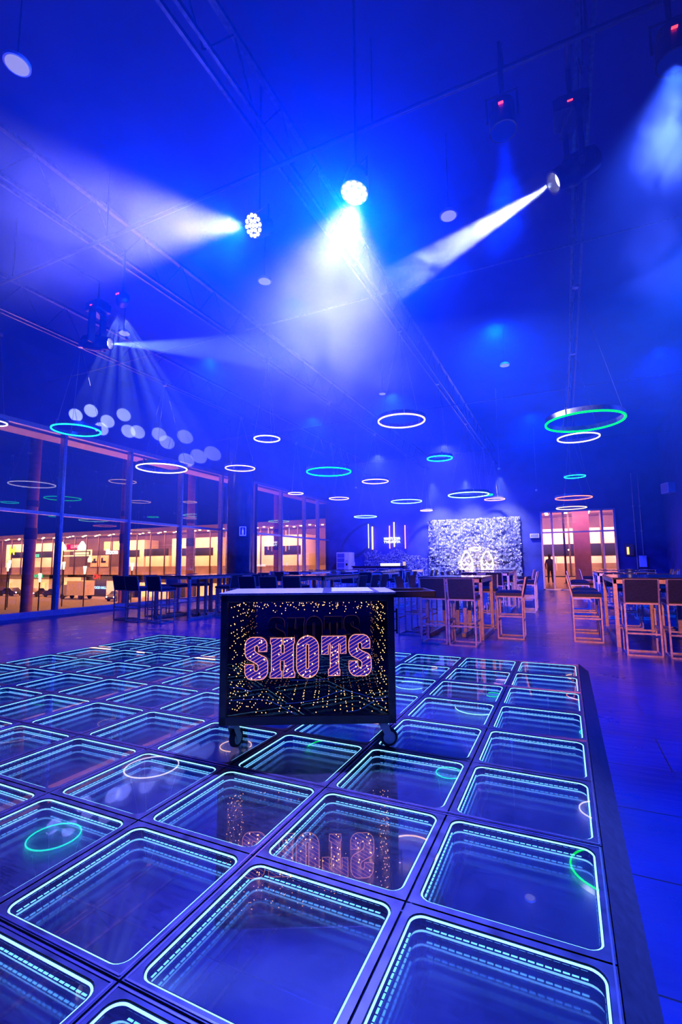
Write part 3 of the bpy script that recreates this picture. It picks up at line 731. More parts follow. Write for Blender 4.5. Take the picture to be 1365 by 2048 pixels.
# table behind the cart
table(-4.3, -3.3, 6.4, 8.3, 'dark high table whose top shows just above the cart')
for k, (x, y, r) in enumerate(((-4.75, 6.0, UP), (-4.2, 5.95, UP), (-3.65, 5.95, UP), (-2.85, 6.8, LFT), (-2.85, 7.5, LFT), (-2.85, 8.1, LFT), (-4.75, 7.0, RGT), (-4.75, 7.8, RGT))):
    stool(x, y, r, 'dark bar stool at the table behind the cart, ' + ['back to the camera, nearest the column', 'back to the camera, middle of three', 'back to the camera, nearest the cart', 'on its aisle side, first', 'on its aisle side, second', 'on its aisle side, third', 'on its window side, first', 'on its window side, second'][k])
# farther rows with pale steel frames
far = [(-1.3, -.1, 10.6, 12.2, 'second row, in front of the living wall'), (1.9, 3.1, 10.6, 12.6, 'second row, beyond the aisle'), (-4.9, -3.7, 11.0, 12.6, 'second row, behind the cart table'), (-8.0, -6.8, 12.2, 13.8, 'second row, by the windows'),
       (-1.6, -.4, 14.6, 16.2, 'third row, in front of the living wall'), (2.3, 3.7, 14.8, 16.6, 'third row, beyond the aisle'), (-5.2, -4.0, 15.0, 16.6, 'third row, facing the neon sign'), (-8.6, -7.4, 16.2, 17.8, 'third row, by the vending machine')]
for r, (xa, xb, ya, yb, nm) in enumerate(far):
    table(xa, xb, ya, yb, 'pale-framed high table in the %s' % nm, True)
    S = [((xa + .3), ya - .35, UP, 'near end, window side'), ((xb - .3), ya - .35, UP, 'near end, right-wall side'), (xb + .38, ya + .45, LFT, 'right-wall side, first'), (xb + .38, yb - .45, LFT, 'right-wall side, second'),
         (xa - .38, ya + .45, RGT, 'window side, first'), (xa - .38, yb - .45, RGT, 'window side, second'), (xa + .3, yb + .4, DN, 'far end, window side'), (xb - .3, yb + .4, DN, 'far end, right-wall side')]
    for (x, y, rr, w_) in (S if r < 4 else S[:6]):
        stool(x, y, rr, 'pale-framed stool at %s table, %s' % (nm.split(', ')[0].replace('row', 'row') + ' ' + {0: 'living wall', 1: 'beyond-aisle', 2: 'mid-hall', 3: 'window', 4: 'living wall', 5: 'beyond-aisle', 6: 'neon sign', 7: 'vending machine'}[r], w_), True)

# ------------------------------------------------------------------ ring pendants
BEAMZ = 6.1
def ring_pendant(x, y, z, d, col, label, cables=True):
    t = thing('ring_pendant_light', label, 'pendant light', (x, y, z), 0, 'ring pendant lights')
    R = d / 2; n = 48; hz = .028 + d * .018
    circ = lambda r, zz: [(r * math.cos(2 * PI * k / n), r * math.sin(2 * PI * k / n), zz) for k in range(n)]
    ob('light_tube', MB().tube(circ(R, 0), .0095 + .004 * d, 8, closed=True), M['ring_' + col], t, True)
    ob('metal_housing', MB().lathe([(R - .016, .014), (R + .018, .014), (R + .018, .014 + hz * 1.6), (R - .016, .014 + hz * 1.6), (R - .016, .014)], n=n, cap=False), M['ringmetal'], t, True)
    cl = MB()
    for k in range(3):
        a = 2 * PI * k / 3 + .5 + x
        cl.box(R * math.cos(a) - .02, R * math.cos(a) + .02, R * math.sin(a) - .02, R * math.sin(a) + .02, .014, .014 + hz * 2.2)
    ob('cable_clips', cl, M['steel'], t)
    h = BEAMZ - z
    for k in range(3):
        a = 2 * PI * k / 3 + .5 + x
        ob('cable_or_reflection', MB().tube([(R * math.cos(a), R * math.sin(a), .05), (.02 * math.cos(a), .02 * math.sin(a), h)], .0032, 5), M['steel'], t)
    ob('ceiling_rose', MB().lathe([(.05, h - .02), (.05, h + .03)], n=16), M['steel'], t)
rings = [(-8.24, 4.28, 4.20, .95, 'cyan', 'cyan ring pendant hanging over the nearest window mullion'),
         (-9.23, 3.17, 4.20, .46, 'white', 'white ring pendant cut by the picture edge beside the cyan one'),
         (-8.30, 6.79, 3.82, 1.26, 'white', 'large white ring pendant hanging before the windows next after the cyan one'),
         (-8.30, 10.13, 4.43, .95, 'warm', 'warm orange-white ring pendant hanging in front of the round column'),
         (-5.0, 6.80, 4.22, .60, 'white', 'small white ring pendant with long bright cables left of the hall centre'),
         (-5.0, 10.06, 4.0, 1.31, 'green', 'large green ring pendant hanging mid-hall above the cart'),
         (-1.65, 6.69, 4.16, .94, 'warm', 'medium warm white ring pendant under the second wash light'),
         (-1.65, 9.96, 4.04, .65, 'cyan', 'small cyan ring pendant above the stone-like living wall'),
         (-5.0, 13.91, 4.31, .96, 'warm', 'medium warm ring pendant just past the large green one'),
         (-8.3, 13.72, 4.07, .59, 'warm', 'small warm ring pendant above the far windows'),
         (-8.3, 17.72, 4.36, .92, 'warm', 'medium warm ring pendant by the far window corner'),
         (-8.3, 21.0, 3.78, 1.2, 'mint', 'pale green ring pendant low above the neon tubes'),
         (-5.0, 17.74, 4.01, 1.34, 'mint', 'large pale mint ring pendant above the neon word sign'),
         (-5.0, 21.1, 3.94, .60, 'warm', 'tiny warm ring pendant close to the back wall'),
         (-1.65, 14.04, 3.59, 1.34, 'mint', 'large pale yellow-green ring pendant over the living wall'),
         (-1.65, 17.89, 4.09, .62, 'green', 'small green ring pendant overlapping the large pale one'),
         (-1.65, 21.0, 4.28, .93, 'pink', 'pinkish ring pendant close to the top of the living wall'),
         (1.65, 6.55, 3.65, 1.22, 'green', 'largest green ring pendant hanging over the aisle near the moving head'),
         (1.65, 9.52, 4.09, .87, 'white', 'white ring pendant tucked under the largest green one'),
         (1.65, 14.21, 3.97, .61, 'cyan', 'small cyan-green ring pendant above the glass entrance'),
         (1.64, 17.31, 3.67, 1.25, 'orange', 'large orange ring pendant above the glass entrance'),
         (1.59, 19.94, 3.57, 1.17, 'warm', 'large pale ring pendant right before the glass entrance')]
for r in rings: ring_pendant(*r)

# ------------------------------------------------------------------ roof girders, tie rods, lamps under the ceiling
def girder(x, y0, y1, label):
    t = thing('roof_girder', label, 'roof girder', (x, 0, 0), 0, 'lattice roof girders')
    zb, zt = 6.16, 6.85
    for s in (-1, 1):
        ob('bottom_chord', MB().bar((s * .07, y0, zb), (s * .07, y1, zb), .035, .05), M['truss'], t)
    ob('top_chord', MB().bar((0, y0, zt), (0, y1, zt), .07, .06), M['truss'], t)
    mb = MB(); n = int((y1 - y0) / .9)
    for k in range(n):
        a = y0 + (y1 - y0) * k / n; b = y0 + (y1 - y0) * (k + 1) / n; m = (a + b) / 2
        mb.bar((0, a, zb), (0, m, zt), .016); mb.bar((0, m, zt), (0, b, zb), .016)
    ob('lattice_bars', mb, M['truss'], t)
for x, l in ((1.65, 'lattice roof girder above the aisle'), (-1.65, 'lattice roof girder second from the aisle'), (-5.0, 'lattice roof girder above the cart-side rings'), (-8.3, 'lattice roof girder running beside the windows')):
    girder(x, YF + .3, 21.8, l)
for k, y in enumerate((5.3, 12.0, 18.5)):
    mb = MB()
    mb.tube([(-10.9, y, 6.12), (5.1, y, 6.12)], .014, 6)
    tag(ob('tie_rod', mb, M['truss']), 'thin steel tie rod crossing under the roof girders, %s' % ('near the moving heads', 'mid-hall', 'at the far end')[k], 'tie rod', 'steel tie rods')
def disc(x, y, z, label, r=.115):
    t = thing('ceiling_disc_lamp', label, 'ceiling lamp', (x, y, z), 0, 'round white ceiling lamps')
    ob('disc_body', MB().lathe([(r * .7, .06), (r, .03), (r, 0)], n=28), M['whiteplastic'], t, True)
    ob('diffuser', MB().lathe([(r * .85, -.006), (r * .85, .0)], n=28), neon('disc_glow', (.55, .55, .95), .55, False), t)
    ob('rod', MB().tube([(0, 0, .06), (0, 0, HC - z)], .008, 6), M['fixture'], t)
disc(-3.24, -.04, 6.0, 'round white ceiling lamp near the top corner of the photo')
disc(.08, 3.46, 5.8, 'round white ceiling lamp beside the aisle girder, beyond the single down light')
disc(-3.10, 3.88, 6.0, 'faint round ceiling lamp below the honeycomb wash light')
disc(-6.71, 4.13, 6.0, 'faint round ceiling lamp beside the window-side beam light')
disc(.16, 9.26, 6.0, 'faint round ceiling lamp above the large green ring')
disc(-3.16, 9.76, 6.0, 'faint round ceiling lamp mid-hall above the warm ring', .1)
for (x, y, z, l) in ((-.55, 13.5, 4.3, 'small hanging sensor puck right of the cyan ring'), (-2.2, 19.0, 4.4, 'tiny hanging sensor puck above the living wall corner'), (-6.9, 16.5, 4.6, 'small hanging sensor puck over the vending machine'), (.3, 19, 4.3, 'tiny hanging sensor puck before the entrance glass')):
    t = thing('hanging_sensor', l, 'sensor', (x, y, z), 0, 'hanging sensor pucks')
    ob('puck', MB().lathe([(.03, .03), (.05, .02), (.05, -.02), (.035, -.035)], n=14), M['whiteplastic'], t, True)
    ob('wire', MB().tube([(0, 0, .02), (0, 0, HC - z)], .004, 5), M['steel'], t)

# lighting truss across the hall, fixtures clamped to it
t = thing('lighting_batten', 'black pipe batten carrying the stage lights across the hall', 'batten', (-1.3, 1.95, 5.95))
ob('pipe', MB().tube([(-5.9, 0, 0), (5.9, 0, 0)], .026, 10), M['fixture'], t, True)
for hx in (-5.4, -3.2, 0.9, 2.95, 5.2): ob('hanger', MB().tube([(hx, 0, 0), (hx, 0, HC - 5.95)], .012, 6), M['fixture'], t, True)
def moving_head(P, target, label, on=True, up=.55, glow=14):
    t = thing('moving_head_light', label, 'stage light', P, 0, 'moving head lights')
    d = (Vector(target) - Vector(P)).normalized(); pan = math.atan2(d.y, d.x)
    zt = up
    ob('base_box', MB().box(-.15, .15, -.13, .13, zt - .02, zt + .12).box(-.12, .12, -.1, .1, zt + .12, zt + .16), M['fixture'], t, bevel=.01)
    ob('display', MB().box(-.03, .015, -.135, -.130, zt + .04, zt + .052), M['red_led'], t)
    yk = MB()
    s = Vector((-math.sin(pan), math.cos(pan), 0))
    for k in (-1, 1):
        yk.bar(s * .16 * k + Vector((0, 0, zt - .04)), s * .17 * k + Vector((0, 0, -.06)), .05, .11)
    yk.bar(s * -.18 + Vector((0, 0, zt - .05)), s * .18 + Vector((0, 0, zt - .05)), .12, .06)
    yk.lathe([(.07, zt - .05), (.07, zt)], n=20)
    ob('yoke', yk, M['fixture'], t, bevel=.01)
    hd = MB(); hd.lathe([(.05, -.22), (.11, -.20), (.125, -.10), (.135, .02), (.12, .08), (.105, .10), (.105, .23), (.09, .23), (.085, .14)], (0, 0, 0), 28, d)
    h = ob('lamp_head', hd, M['fixture'], t, True)
    ob('lens', MB().lathe([(.08, .142), (.08, .148)], (0, 0, 0), 24, d), neon('head_lens', (.8, .8, 1), glow, False), t, True)
    ob('clamp', MB().tube([(0, 0, zt + .14), (0, 0, 5.95 - P[2]), (0, 1.95 - P[1], 5.95 - P[2])], .026, 8), M['fixture'], t)
moving_head(tuple(C_POS), C_AIM, 'black moving head light throwing a thin beam along the window side')
moving_head(tuple(D_POS), D_AIM, 'black moving head light hanging over the aisle, white beam pointing down', glow=3)
def par(P, label, on=True):
    t = thing('wash_light', label, 'stage light', P, 0, 'down-facing wash lights')
    ob('housing', MB().lathe([(.06, .16), (.10, .13), (.115, 0), (.12, -.13)], n=28), M['fixture'], t, True)
    ob('display', MB().box(-.02, .02, -.128, -.112, .035, .045), M['red_led'], t)
    ob('lens_face', MB().lathe([(.105, -.132), (.105, -.128)], n=24), M['lensblue'], t)
    ob('hanger_bracket', MB().tube([(-.13, 0, 0), (-.13, 0, .24), (.13, 0, .24), (.13, 0, 0)], .012, 6), M['fixture'], t)
    ob('clamp', MB().tube([(0, 0, .24), (0, 0, 5.95 - P[2]), (0, 1.95 - P[1], 5.95 - P[2])], .022, 8), M['fixture'], t)
par(tuple(E_POS), 'small black wash light with a red display beside the moving head')
par(tuple(F_POS), 'black wash light at the picture edge sending a broad blue beam down')
def lens_dots(c, d, R, name, parent):
    d = Vector(d).normalized(); up = Vector((0, 0, 1)); a = d.cross(up).normalized(); b = a.cross(d)
    mb = MB(); 
    for r, n in ((0, 1), (.42, 6), (.82, 12)):
        for k in range(n):
            t = 2 * PI * k / n + r; p = Vector(c) + (a * math.cos(t) + b * math.sin(t)) * R * r
            mb.lathe([(R * .17, 0), (R * .17, .004)], p, 10, d)
    return ob(name, mb, M['lens'], parent)
def wash(P, target, label, pole_top, face_cam, body=None):
    t = thing('led_wash_light', label, 'stage light', P, 0, 'bright LED wash lights')
    d = (Vector(target) - Vector(P)).normalized()
    df = (face_cam - Vector(P)).normalized()
    ax = (d * .5 + df * .5).normalized() 
    ob('lamp_head', MB().lathe([(.05, -.16), (.10, -.14), (.12, -.04), (.135, .06), (.135, .10), (.12, .10)], (0, 0, 0), 28, ax), body or M['fixture'], t, True)
    lens_dots(ax * .102, ax, .125, 'lens_cluster', t)
    s = ax.cross(Vector((0, 0, 1))).normalized()
    ob('yoke', MB().tube([s * .15, s * .16 + Vector((0, 0, .18)), s * -.16 + Vector((0, 0, .18)), s * -.15], .014, 8), M['fixture'], t, True)
    ob('pole', MB().tube([(0, 0, .18), (0, 0, pole_top - P[2])], .016, 8), M['fixture'], t)
wash(tuple(A_POS), A_AIM, 'LED wash light with a bright honeycomb face left of the pole-hung one', HC, CAM)
wash(tuple(B_POS), B_AIM, 'glowing wash light hanging at the end of a long thin pole', HC, B_AIM, M['hubgrey'])
t = thing('effect_light', 'small black multi-lens effect light on the truss near the window-side beam', 'stage light', tuple(P_POS + Vector((.12, -.05, .08))))
ob('housing', MB().lathe([(.05, -.08), (.09, -.06), (.09, .10), (.05, .12)], n=20, axis=(-.8, .5, 0)), M['fixture'], t, True)
ob('display', MB().box(-.03, .03, -.10, -.095, .02, .04), M['red_led'], t)
ob('clamp', MB().tube([(0, 0, .08), (0, 0, .77), (0, -.30, .77)], .02, 8), M['fixture'], t)

# ------------------------------------------------------------------ column and wall fittings
colx, coly = -10.25, 12.75
t = thing('round_column', 'dark glossy round column standing before the window wall', 'column', (colx, coly, 0))
ob('shaft', MB().lathe([(.50, 0), (.50, HC)], n=40), add_noise(mat('dark_column_paint', rough=.18), 4, (.02, .02, .035), (.04, .04, .06)), t, True)
ob('base_ring', MB().lathe([(.53, 0), (.53, .12), (.5, .14)], n=40), M['fixture'], t, True)
mb = MB(); mb.tube([(-10.2, 13.75, 0), (-10.2, 13.75, 4.6)], .05, 10)
tag(ob('drain_pipe', mb, M['fixture'], None, True), 'slim dark pipe standing right beside the round column', 'pipe')
t = thing('exit_sign', 'small blue wall sign with a pale figure hung on the round column', 'sign', (-9.82, 12.35, 2.55), math.radians(42))
ob('sign_board', MB().box(-.14, .14, -.01, .01, -.2, .2), mat('blue_sign', (.03, .05, .35), .4), t)
ob('pictogram', MB().box(-.12, .12, -.014, -.011, .15, .17).box(-.12, .12, -.014, -.011, -.17, -.15).box(-.12, -.10, -.014, -.011, -.17, .17).box(.10, .12, -.014, -.011, -.17, .17).box(-.03, .03, -.014, -.011, -.07, .05).box(-.03, -.008, -.014, -.011, -.14, -.07).box(.008, .03, -.014, -.011, -.14, -.07).lathe([(.022, 0), (.022, .003)], (0, -.011, .085), 12, (0, -1, 0)), neon('sign_white', (.35, .40, .9), .7, False), t)

# living wall
def living_wall():
    X0, X1, Z0_, Z1_ = -5.13, -.63, .15, 3.5
    t = thing('living_wall', 'tall pale living wall of clumped foliage lit white on the back wall', 'living wall', ((X0 + X1) / 2, YB, 0))
    ob('backing_board', MB().box((X0 - X1) / 2 + .05, (X1 - X0) / 2 - .05, -.06, 0, Z0_, Z1_ - .05), mat('dark_backing', (.03, .04, .03), .9), t)
    from mathutils import noise
    g = MB(); nx, nz = 96, 72; W2 = (X1 - X0)
    for i in range(nx + 1):
        for j in range(nz + 1):
            x = -W2 / 2 + W2 * i / nx; z = Z0_ + (Z1_ - Z0_) * j / nz
            n1 = noise.noise(Vector((x * 2.2, z * 2.2, 1))); n2 = noise.noise(Vector((x * 7, z * 7, 4)))
            seam = min(abs((x + 9) % 1.12 - .56) / .1, 1)
            e = 0 if i in (0, nx) or j in (0, nz) else .10 + .09 * n1 + .09 * n2
            jx = noise.noise(Vector((z * 5, 3, 9))) * .05 if i in (0, nx) else 0
            jz = noise.noise(Vector((x * 4, 8, 2))) * .06 if j == nz else 0
            g.v.append((x + jx, -.06 - e * (1 if seam > .9 else .6), z + jz))
    for i in range(nx):
        for j in range(nz):
            a = i * (nz + 1) + j; g.f.append((a, a + nz + 1, a + nz + 2, a + 1))
    ob('moss_bed', g, add_noise(mat('moss', rough=.9), 9, (.02, .03, .03), (.22, .26, .22), bump=.4), t, True)
    lf = MB(); r = random.Random(11)
    for k in range(9000):
        x = r.uniform(-W2 / 2, W2 / 2); z = r.uniform(Z0_, Z1_)
        n1 = noise.noise(Vector((x * 2.2, z * 2.2, 1))); n3 = noise.noise(Vector((x * 9, z * 9, 7)))
        if n3 < -.05 or abs((x + 9) % 1.12 - .56) < .03: continue
        y = -.13 - .09 * n1 - r.uniform(0, .08)
        s = r.uniform(.02, .05); a = r.uniform(0, 2 * PI); tl = r.uniform(-.9, .9)
        u = Vector((math.cos(a), math.sin(tl) * .5, math.sin(a))).normalized() * s; v = Vector((-math.sin(a), .6 * r.uniform(-1, 1), math.cos(a))).normalized() * s * .6
        c = Vector((x, y, z)); lf.quad(c - u, c - v * .8, c + u, c + v * .8)
    o = ob('foliage', lf, add_noise(mat('pale_leaves', rough=.5), 5, (.45, .50, .45), (.85, .88, .82)), t)
    return t
living_wall()
# moss-like lower band under the neon sign
def moss_band():
    from mathutils import noise
    t = thing('moss_panel', 'low rough moss panel under the neon word sign', 'moss panel', (-7.2, YB - .05, 0))
    lf = MB(); r = random.Random(5)
    for k in range(2600):
        x = r.uniform(-1.55, 1.95); z = r.uniform(.3, 1.95 + .25 * noise.noise(Vector((x * 1.5, 0, 0))) - max(0, x - .6) * .3)
        s = r.uniform(.02, .045); a = r.uniform(0, 2 * PI); c = Vector((x, -.04 - r.uniform(0, .06), z))
        u = Vector((math.cos(a), .3, math.sin(a))) * s; v = Vector((-math.sin(a), .3 * r.uniform(-1, 1), math.cos(a))) * s * .6
        lf.quad(c - u, c - v, c + u, c + v)
    ob('foliage', lf, add_noise(mat('dull_leaves', rough=.6), 5, (.18, .2, .22), (.42, .45, .45)), t)
    ob('backing_board', MB().box(-1.6, 2.0, -.03, .04, .2, 1.8), M['wall'], t)
moss_band()
# neon tubes and sign
TUBES = [(-8.48, 2.12, 3.48, 'cyanw', .018, 'thin cool white neon tube, outermost towards the windows'), (-8.25, 2.04, 3.33, 'orangehot', .04, 'thick orange neon tube beside the thin cool white one'),
         (-7.26, 2.07, 3.34, 'pinkhot', .022, 'pink neon tube crossing the first half of the word sign'), (-7.0, 2.15, 3.52, 'peach', .03, 'tall peach neon tube crossing the middle of the word sign'), (-6.39, 2.05, 3.33, 'pinkhot', .022, 'pink neon tube standing alone towards the living wall')]
NC = {'cyanw': (.45, .62, 1), 'orangehot': (1, .34, .10), 'pinkhot': (1, .22, .30), 'peach': (1, .50, .42)}
for i, (x, za, zb_, c, r, l) in enumerate(TUBES):
    t = thing('neon_tube', l, 'neon light', (x, YB - .14, za), 0, 'vertical neon tubes')
    ob('glass_tube', MB().tube([(0, 0, 0), (0, 0, zb_ - za)], r, 10), neon('neon_' + c, NC[c], 5), t, True)
    ob('end_caps', MB().lathe([(r * 1.3, -.03), (r * 1.3, .02)], n=10).lathe([(r * 1.3, zb_ - za - .02), (r * 1.3, zb_ - za + .03)], n=10), M['fixture'], t)
    ob('bracket', MB().bar((0, 0, .2), (0, .14, .2), .02).bar((0, 0, zb_ - za - .2), (0, .14, zb_ - za - .2), .02), M['fixture'], t)
def text_mesh(txt, size, ext=.01, bold=0.0):
    cu = bpy.data.curves.new('txt', 'FONT'); cu.body = txt; cu.size = size; cu.extrude = ext; cu.offset = bold
    cu.align_x = 'CENTER'; cu.align_y = 'CENTER'
    o = bpy.data.objects.new('txt', cu); COL.objects.link(o)
    dg = bpy.context.evaluated_depsgraph_get(); me = bpy.data.meshes.new_from_object(o.evaluated_get(dg))
    bpy.data.objects.remove(o); return me
def text_obj(name, txt, size, m, parent, loc, rz=0, bold=0.0, sx=1, fit=None):
    me = text_mesh(txt, size, .01, bold); me.materials.clear(); me.materials.append(m)
    if fit:
        xs = [v.co.x for v in me.vertices]; ys_ = [v.co.y for v in me.vertices]
        fx = fit[0] / (max(xs) - min(xs)); fy = fit[1] / (max(ys_) - min(ys_)); mx_ = (max(xs) + min(xs)) / 2; my_ = (max(ys_) + min(ys_)) / 2
        for v in me.vertices: v.co.x = (v.co.x - mx_) * fx; v.co.y = (v.co.y - my_) * fy
    o = put(name, me, parent, loc, (PI / 2, 0, rz)); o.scale = (sx, 1, 1); return o
t = thing('neon_word_sign', 'white neon sign of two short word rows between the neon tubes', 'neon sign', (-7.15, YB - .05, 2.54))
NW = neon('neon_white', (.85, .9, 1), 5)
text_obj('lettering', "WHAT'S YOUR", .19, NW, t, (0, -.04, .085), bold=.002, fit=(.92, .13))
text_obj('lettering', "T'HEURUTA", .19, NW, t, (0, -.04, -.085), bold=.002, fit=(.92, .13))
ob('backing_bar', MB().box(-.45, .45, -.01, .03, -.01, .01), M['fixture'], t)
# angel wings and halo
def wing(x, s, label):
    t = thing('neon_wing', label, 'neon light', (x, YB - .40, 0))
    m = neon('neon_warm_white', (1, .62, .55), 14)
    out = smooth_path([(0, 0, .72), (-.22 * s, 0, .95), (-.28 * s, 0, 1.3), (-.20 * s, 0, 1.60), (-.02 * s, 0, 1.84), (.16 * s, 0, 1.64), (.26 * s, 0, 1.35), (.26 * s, 0, 1.0), (.1 * s, 0, .75), (0, 0, .72)], 6)
    ob('outline_tube', MB().tube(out, .024, 8), m, t, True)
    for k, z in enumerate((1.28, 1.05)):
        ob('feather_tube', MB().tube(smooth_path([(-.24 * s, 0, z + .02), (-.12 * s, 0, z - .1), (0, 0, z), (.12 * s, 0, z - .1), (.24 * s, 0, z + .04)], 5), .018, 8), m, t, True)
    ob('wall_standoff', MB().bar((0, .02, 1.82), (0, .3, 1.82), .02).bar((0, .02, .76), (0, .3, .76), .02), M['fixture'], t)
wing(-3.17, 1, 'glowing neon wing outline on the living wall, on the neon-sign side')
wing(-2.21, -1, 'glowing neon wing outline on the living wall, on the entrance side')
t = thing('neon_halo', 'small glowing oval neon halo between and above the two wings', 'neon light', (-2.76, YB - .44, 1.96))
ob('halo_tube', MB().tube([(.26 * math.cos(a * PI / 16), .05 * math.sin(a * PI / 16), .075 * math.sin(a * PI / 16)) for a in range(32)], .024, 8, closed=True), neon('halo_white', (1, .62, .55), 14), t, True)
ob('wall_standoff', MB().bar((0, .0, .085), (0, .22, .085), .02), M['fixture'], t)
# vending machine
t = thing('vending_machine', 'pale vending machine with a glass front against the back wall', 'vending machine', (-9.77, YB - .4, 0))
ob('cabinet', MB().box(-.38, .38, -.35, .38, .05, 1.92), M['whiteplastic'], t, bevel=.01)
ob('glass_door', MB().box(-.34, .10, -.36, -.352, .45, 1.86), mat('pale_glass_front', (.10, .14, .35), .1), t)
mb = MB()
for z in (.75, 1.05, 1.35, 1.6): mb.box(-.33, .09, -.365, -.36, z, z + .02)
ob('shelf_edges', mb, M['whiteplastic'], t)
ob('coin_panel', MB().box(.15, .33, -.37, -.352, .8, 1.5), mat('coin_panel_grey', (.5, .5, .6), .4), t)
ob('coin_slot', MB().box(.19, .29, -.376, -.37, 1.2, 1.32), M['black'], t); ob('dispense_hatch', MB().box(-.3, .06, -.37, -.36, .18, .36), M['black'], t)
for sx in (-1, 1): ob('foot', MB().box(sx * .3 - .04, sx * .3 + .04, -.3, .3, 0, .05), M['black'], t)
# counter with panels and light box
t = thing('bar_counter', 'dark blue counter with framed front panels under the neon sign', 'counter', (-7.4, 20.9, 0))
ob('counter_body', MB().box(-1.5, 1.3, -.3, .3, 0, 1.12), mat('navy_panel', (.02, .04, .22), .4), t)
ob('countertop', MB().box(-1.55, 1.35, -.36, .34, 1.12, 1.16), M['black'], t)
for k in range(4):
    a = -1.45 + k * .69
    ob('front_panel_frame', MB().box(a, a + .63, -.33, -.30, 1.02, 1.05).box(a, a + .63, -.33, -.30, .15, .18).box(a, a + .03, -.33, -.30, .15, 1.05).box(a + .6, a + .63, -.33, -.30, .15, 1.05), paleframe, t)
t = thing('light_box', 'long glowing white light box lying on the dark blue counter', 'light box', (-6.9, 20.9, 1.16))
ob('glowing_front', MB().box(-.52, .48, -.09, .08, .02, .13), neon('lightbox_white', (.9, .78, 1), 3), t)
ob('box_frame', MB().box(-.54, .5, -.08, .1, 0, .02).box(-.54, .5, -.08, .1, .13, .145), M['whiteplastic'], t)
for k, (x, l) in enumerate(((-8.95, 'small white cup holder at the window end of the counter'), (-5.98, 'small warm lit card holder at the living-wall end of the counter'))):
    t = thing('card_holder', l, 'card holder', (x if k == 0 else -6.15, 20.85, 1.16))
    ob('card', MB().box(-.07, .07, -.01, .01, .02, .22), neon('warm_card', (.9, .6, .6), .9, False) if k else M['whiteplastic'], t)
    ob('stand_foot', MB().box(-.08, .08, -.05, .05, 0, .02), M['fixture'], t)
# fittings on back wall
t = thing('exit_box', 'small pale emergency box on the wall beside the entrance glass', 'emergency light', (-.02, YB - .06, 2.54))
ob('box', MB().box(-.2, .2, -.05, .06, -.1, .1), M['whiteplastic'], t); ob('face', MB().box(-.17, .17, -.055, -.05, -.07, .07), mat('grey_face', (.3, .35, .5), .4), t)
t = thing('picture_frame', 'small framed warm-lit panel on the back wall beside the entrance', 'frame', (3.82, YB - .03, 1.8))
ob('panel', MB().box(-.16, .16, -.01, .03, -.25, .25), mat('dim_brown_panel', (.12, .09, .10), .5), t); ob('lamp_strip', MB().box(-.1, -.02, -.03, -.012, -.2, .12), neon('amber_strip', (1, .55, .15), 2.2), t)
ob('frame', MB().box(-.18, .18, -.02, .0, .25, .27).box(-.18, .18, -.02, .0, -.27, -.25).box(-.18, -.16, -.02, 0, -.27, .27).box(.16, .18, -.02, 0, -.27, .27), M['fixture'], t)
t = thing('fuse_box', 'pale blue electrical box low on the wall in the far corner', 'electrical box', (4.29, YB - .08, 1.29))
ob('box', MB().box(-.14, .14, -.06, .08, -.25, .25), mat('pale_blue_box', (.45, .6, .9), .4), t, bevel=.01); ob('lid', MB().box(-.12, .12, -.07, -.06, -.22, .22), mat('pale_blue_lid', (.5, .65, .95), .4), t)
for k, (x, za, zb_) in enumerate(((4.08, .3, 5.2), (4.33, 1.55, 5.2))):
    mb = MB().tube([(x, YB - .04, za), (x, YB - .04, zb_)], .018, 8)
    for z in (2.6, 3.7): mb.box(x - .04, x + .04, YB - .06, YB - .0, z, z + .03)
    tag(ob('conduit_pipe', mb, M['alu'], None, True), 'thin conduit pipe running up the back wall %s' % ('beside the warm-lit panel' if k == 0 else 'above the pale blue box'), 'pipe', 'conduit pipes')
t = thing('wall_speaker', 'pale grey loudspeaker mounted high on the right wall', 'speaker', (5.05, 19.5, 4.1), math.radians(20))
ob('speaker_box', MB().box(-.2, .12, -.25, .25, -.2, .2), M['whiteplastic'], t, bevel=.02); ob('grille', MB().box(-.21, -.2, -.22, .22, -.17, .17), mat('grey_grille', (.4, .4, .45), .7), t); ob('bracket', MB().bar((.1, 0, 0), (.2, 0, .0), .05), M['fixture'], t)

# ------------------------------------------------------------------ outside
sand = add_noise(mat('asphalt_warm', rough=.8), 6, (.10, .08, .07), (.22, .18, .15), bump=.5)
o = ob('street_ground', MB().box(-170, 60, 22.4, 140, -4.2, -3.9).box(-170, -11.6, -40, 22.4, -4.2, -3.9), sand); o['kind'] = 'structure'
o = ob('terrace_floor', MB().box(-5, 12, YB + .2, 44, -.2, 0), add_noise(mat('terrace_paving', rough=.35), 3, (.20, .14, .14), (.3, .22, .22))); o['kind'] = 'structure'
MALL = thing('mall_building', 'two-storey warm-lit shopping mall across the street', 'building', (0, 54, 0))
cream = add_noise(mat('cream_render', rough=.8), .6, (.70, .62, .52), (.80, .72, .62))
hazed_cream = add_noise(mat('cream_render_haze_tint', rough=.8), .6, (.80, .50, .50), (.85, .58, .56))  # cream behind the entrance, the haze's pink cast put into its colour
dark = add_noise(mat('dark_opening', rough=.4), .8, (.004, .005, .03), (.010, .010, .05))
brown = add_noise(mat('brown_parapet', rough=.8), .8, (.16, .11, .12), (.24, .17, .17))
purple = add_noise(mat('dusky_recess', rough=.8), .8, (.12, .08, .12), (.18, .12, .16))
def seg(name, m, *boxes):
    mb = MB()
    for b in boxes: mb.box(*b)
    return ob(name, mb, m, MALL)
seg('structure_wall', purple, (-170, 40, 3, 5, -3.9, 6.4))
seg('canopy', brown, (-170, 40, -4.5, 5, 6.4, 6.9))
seg('parapet', brown, (-170, 40, -.4, 3, -.15, 1.2))
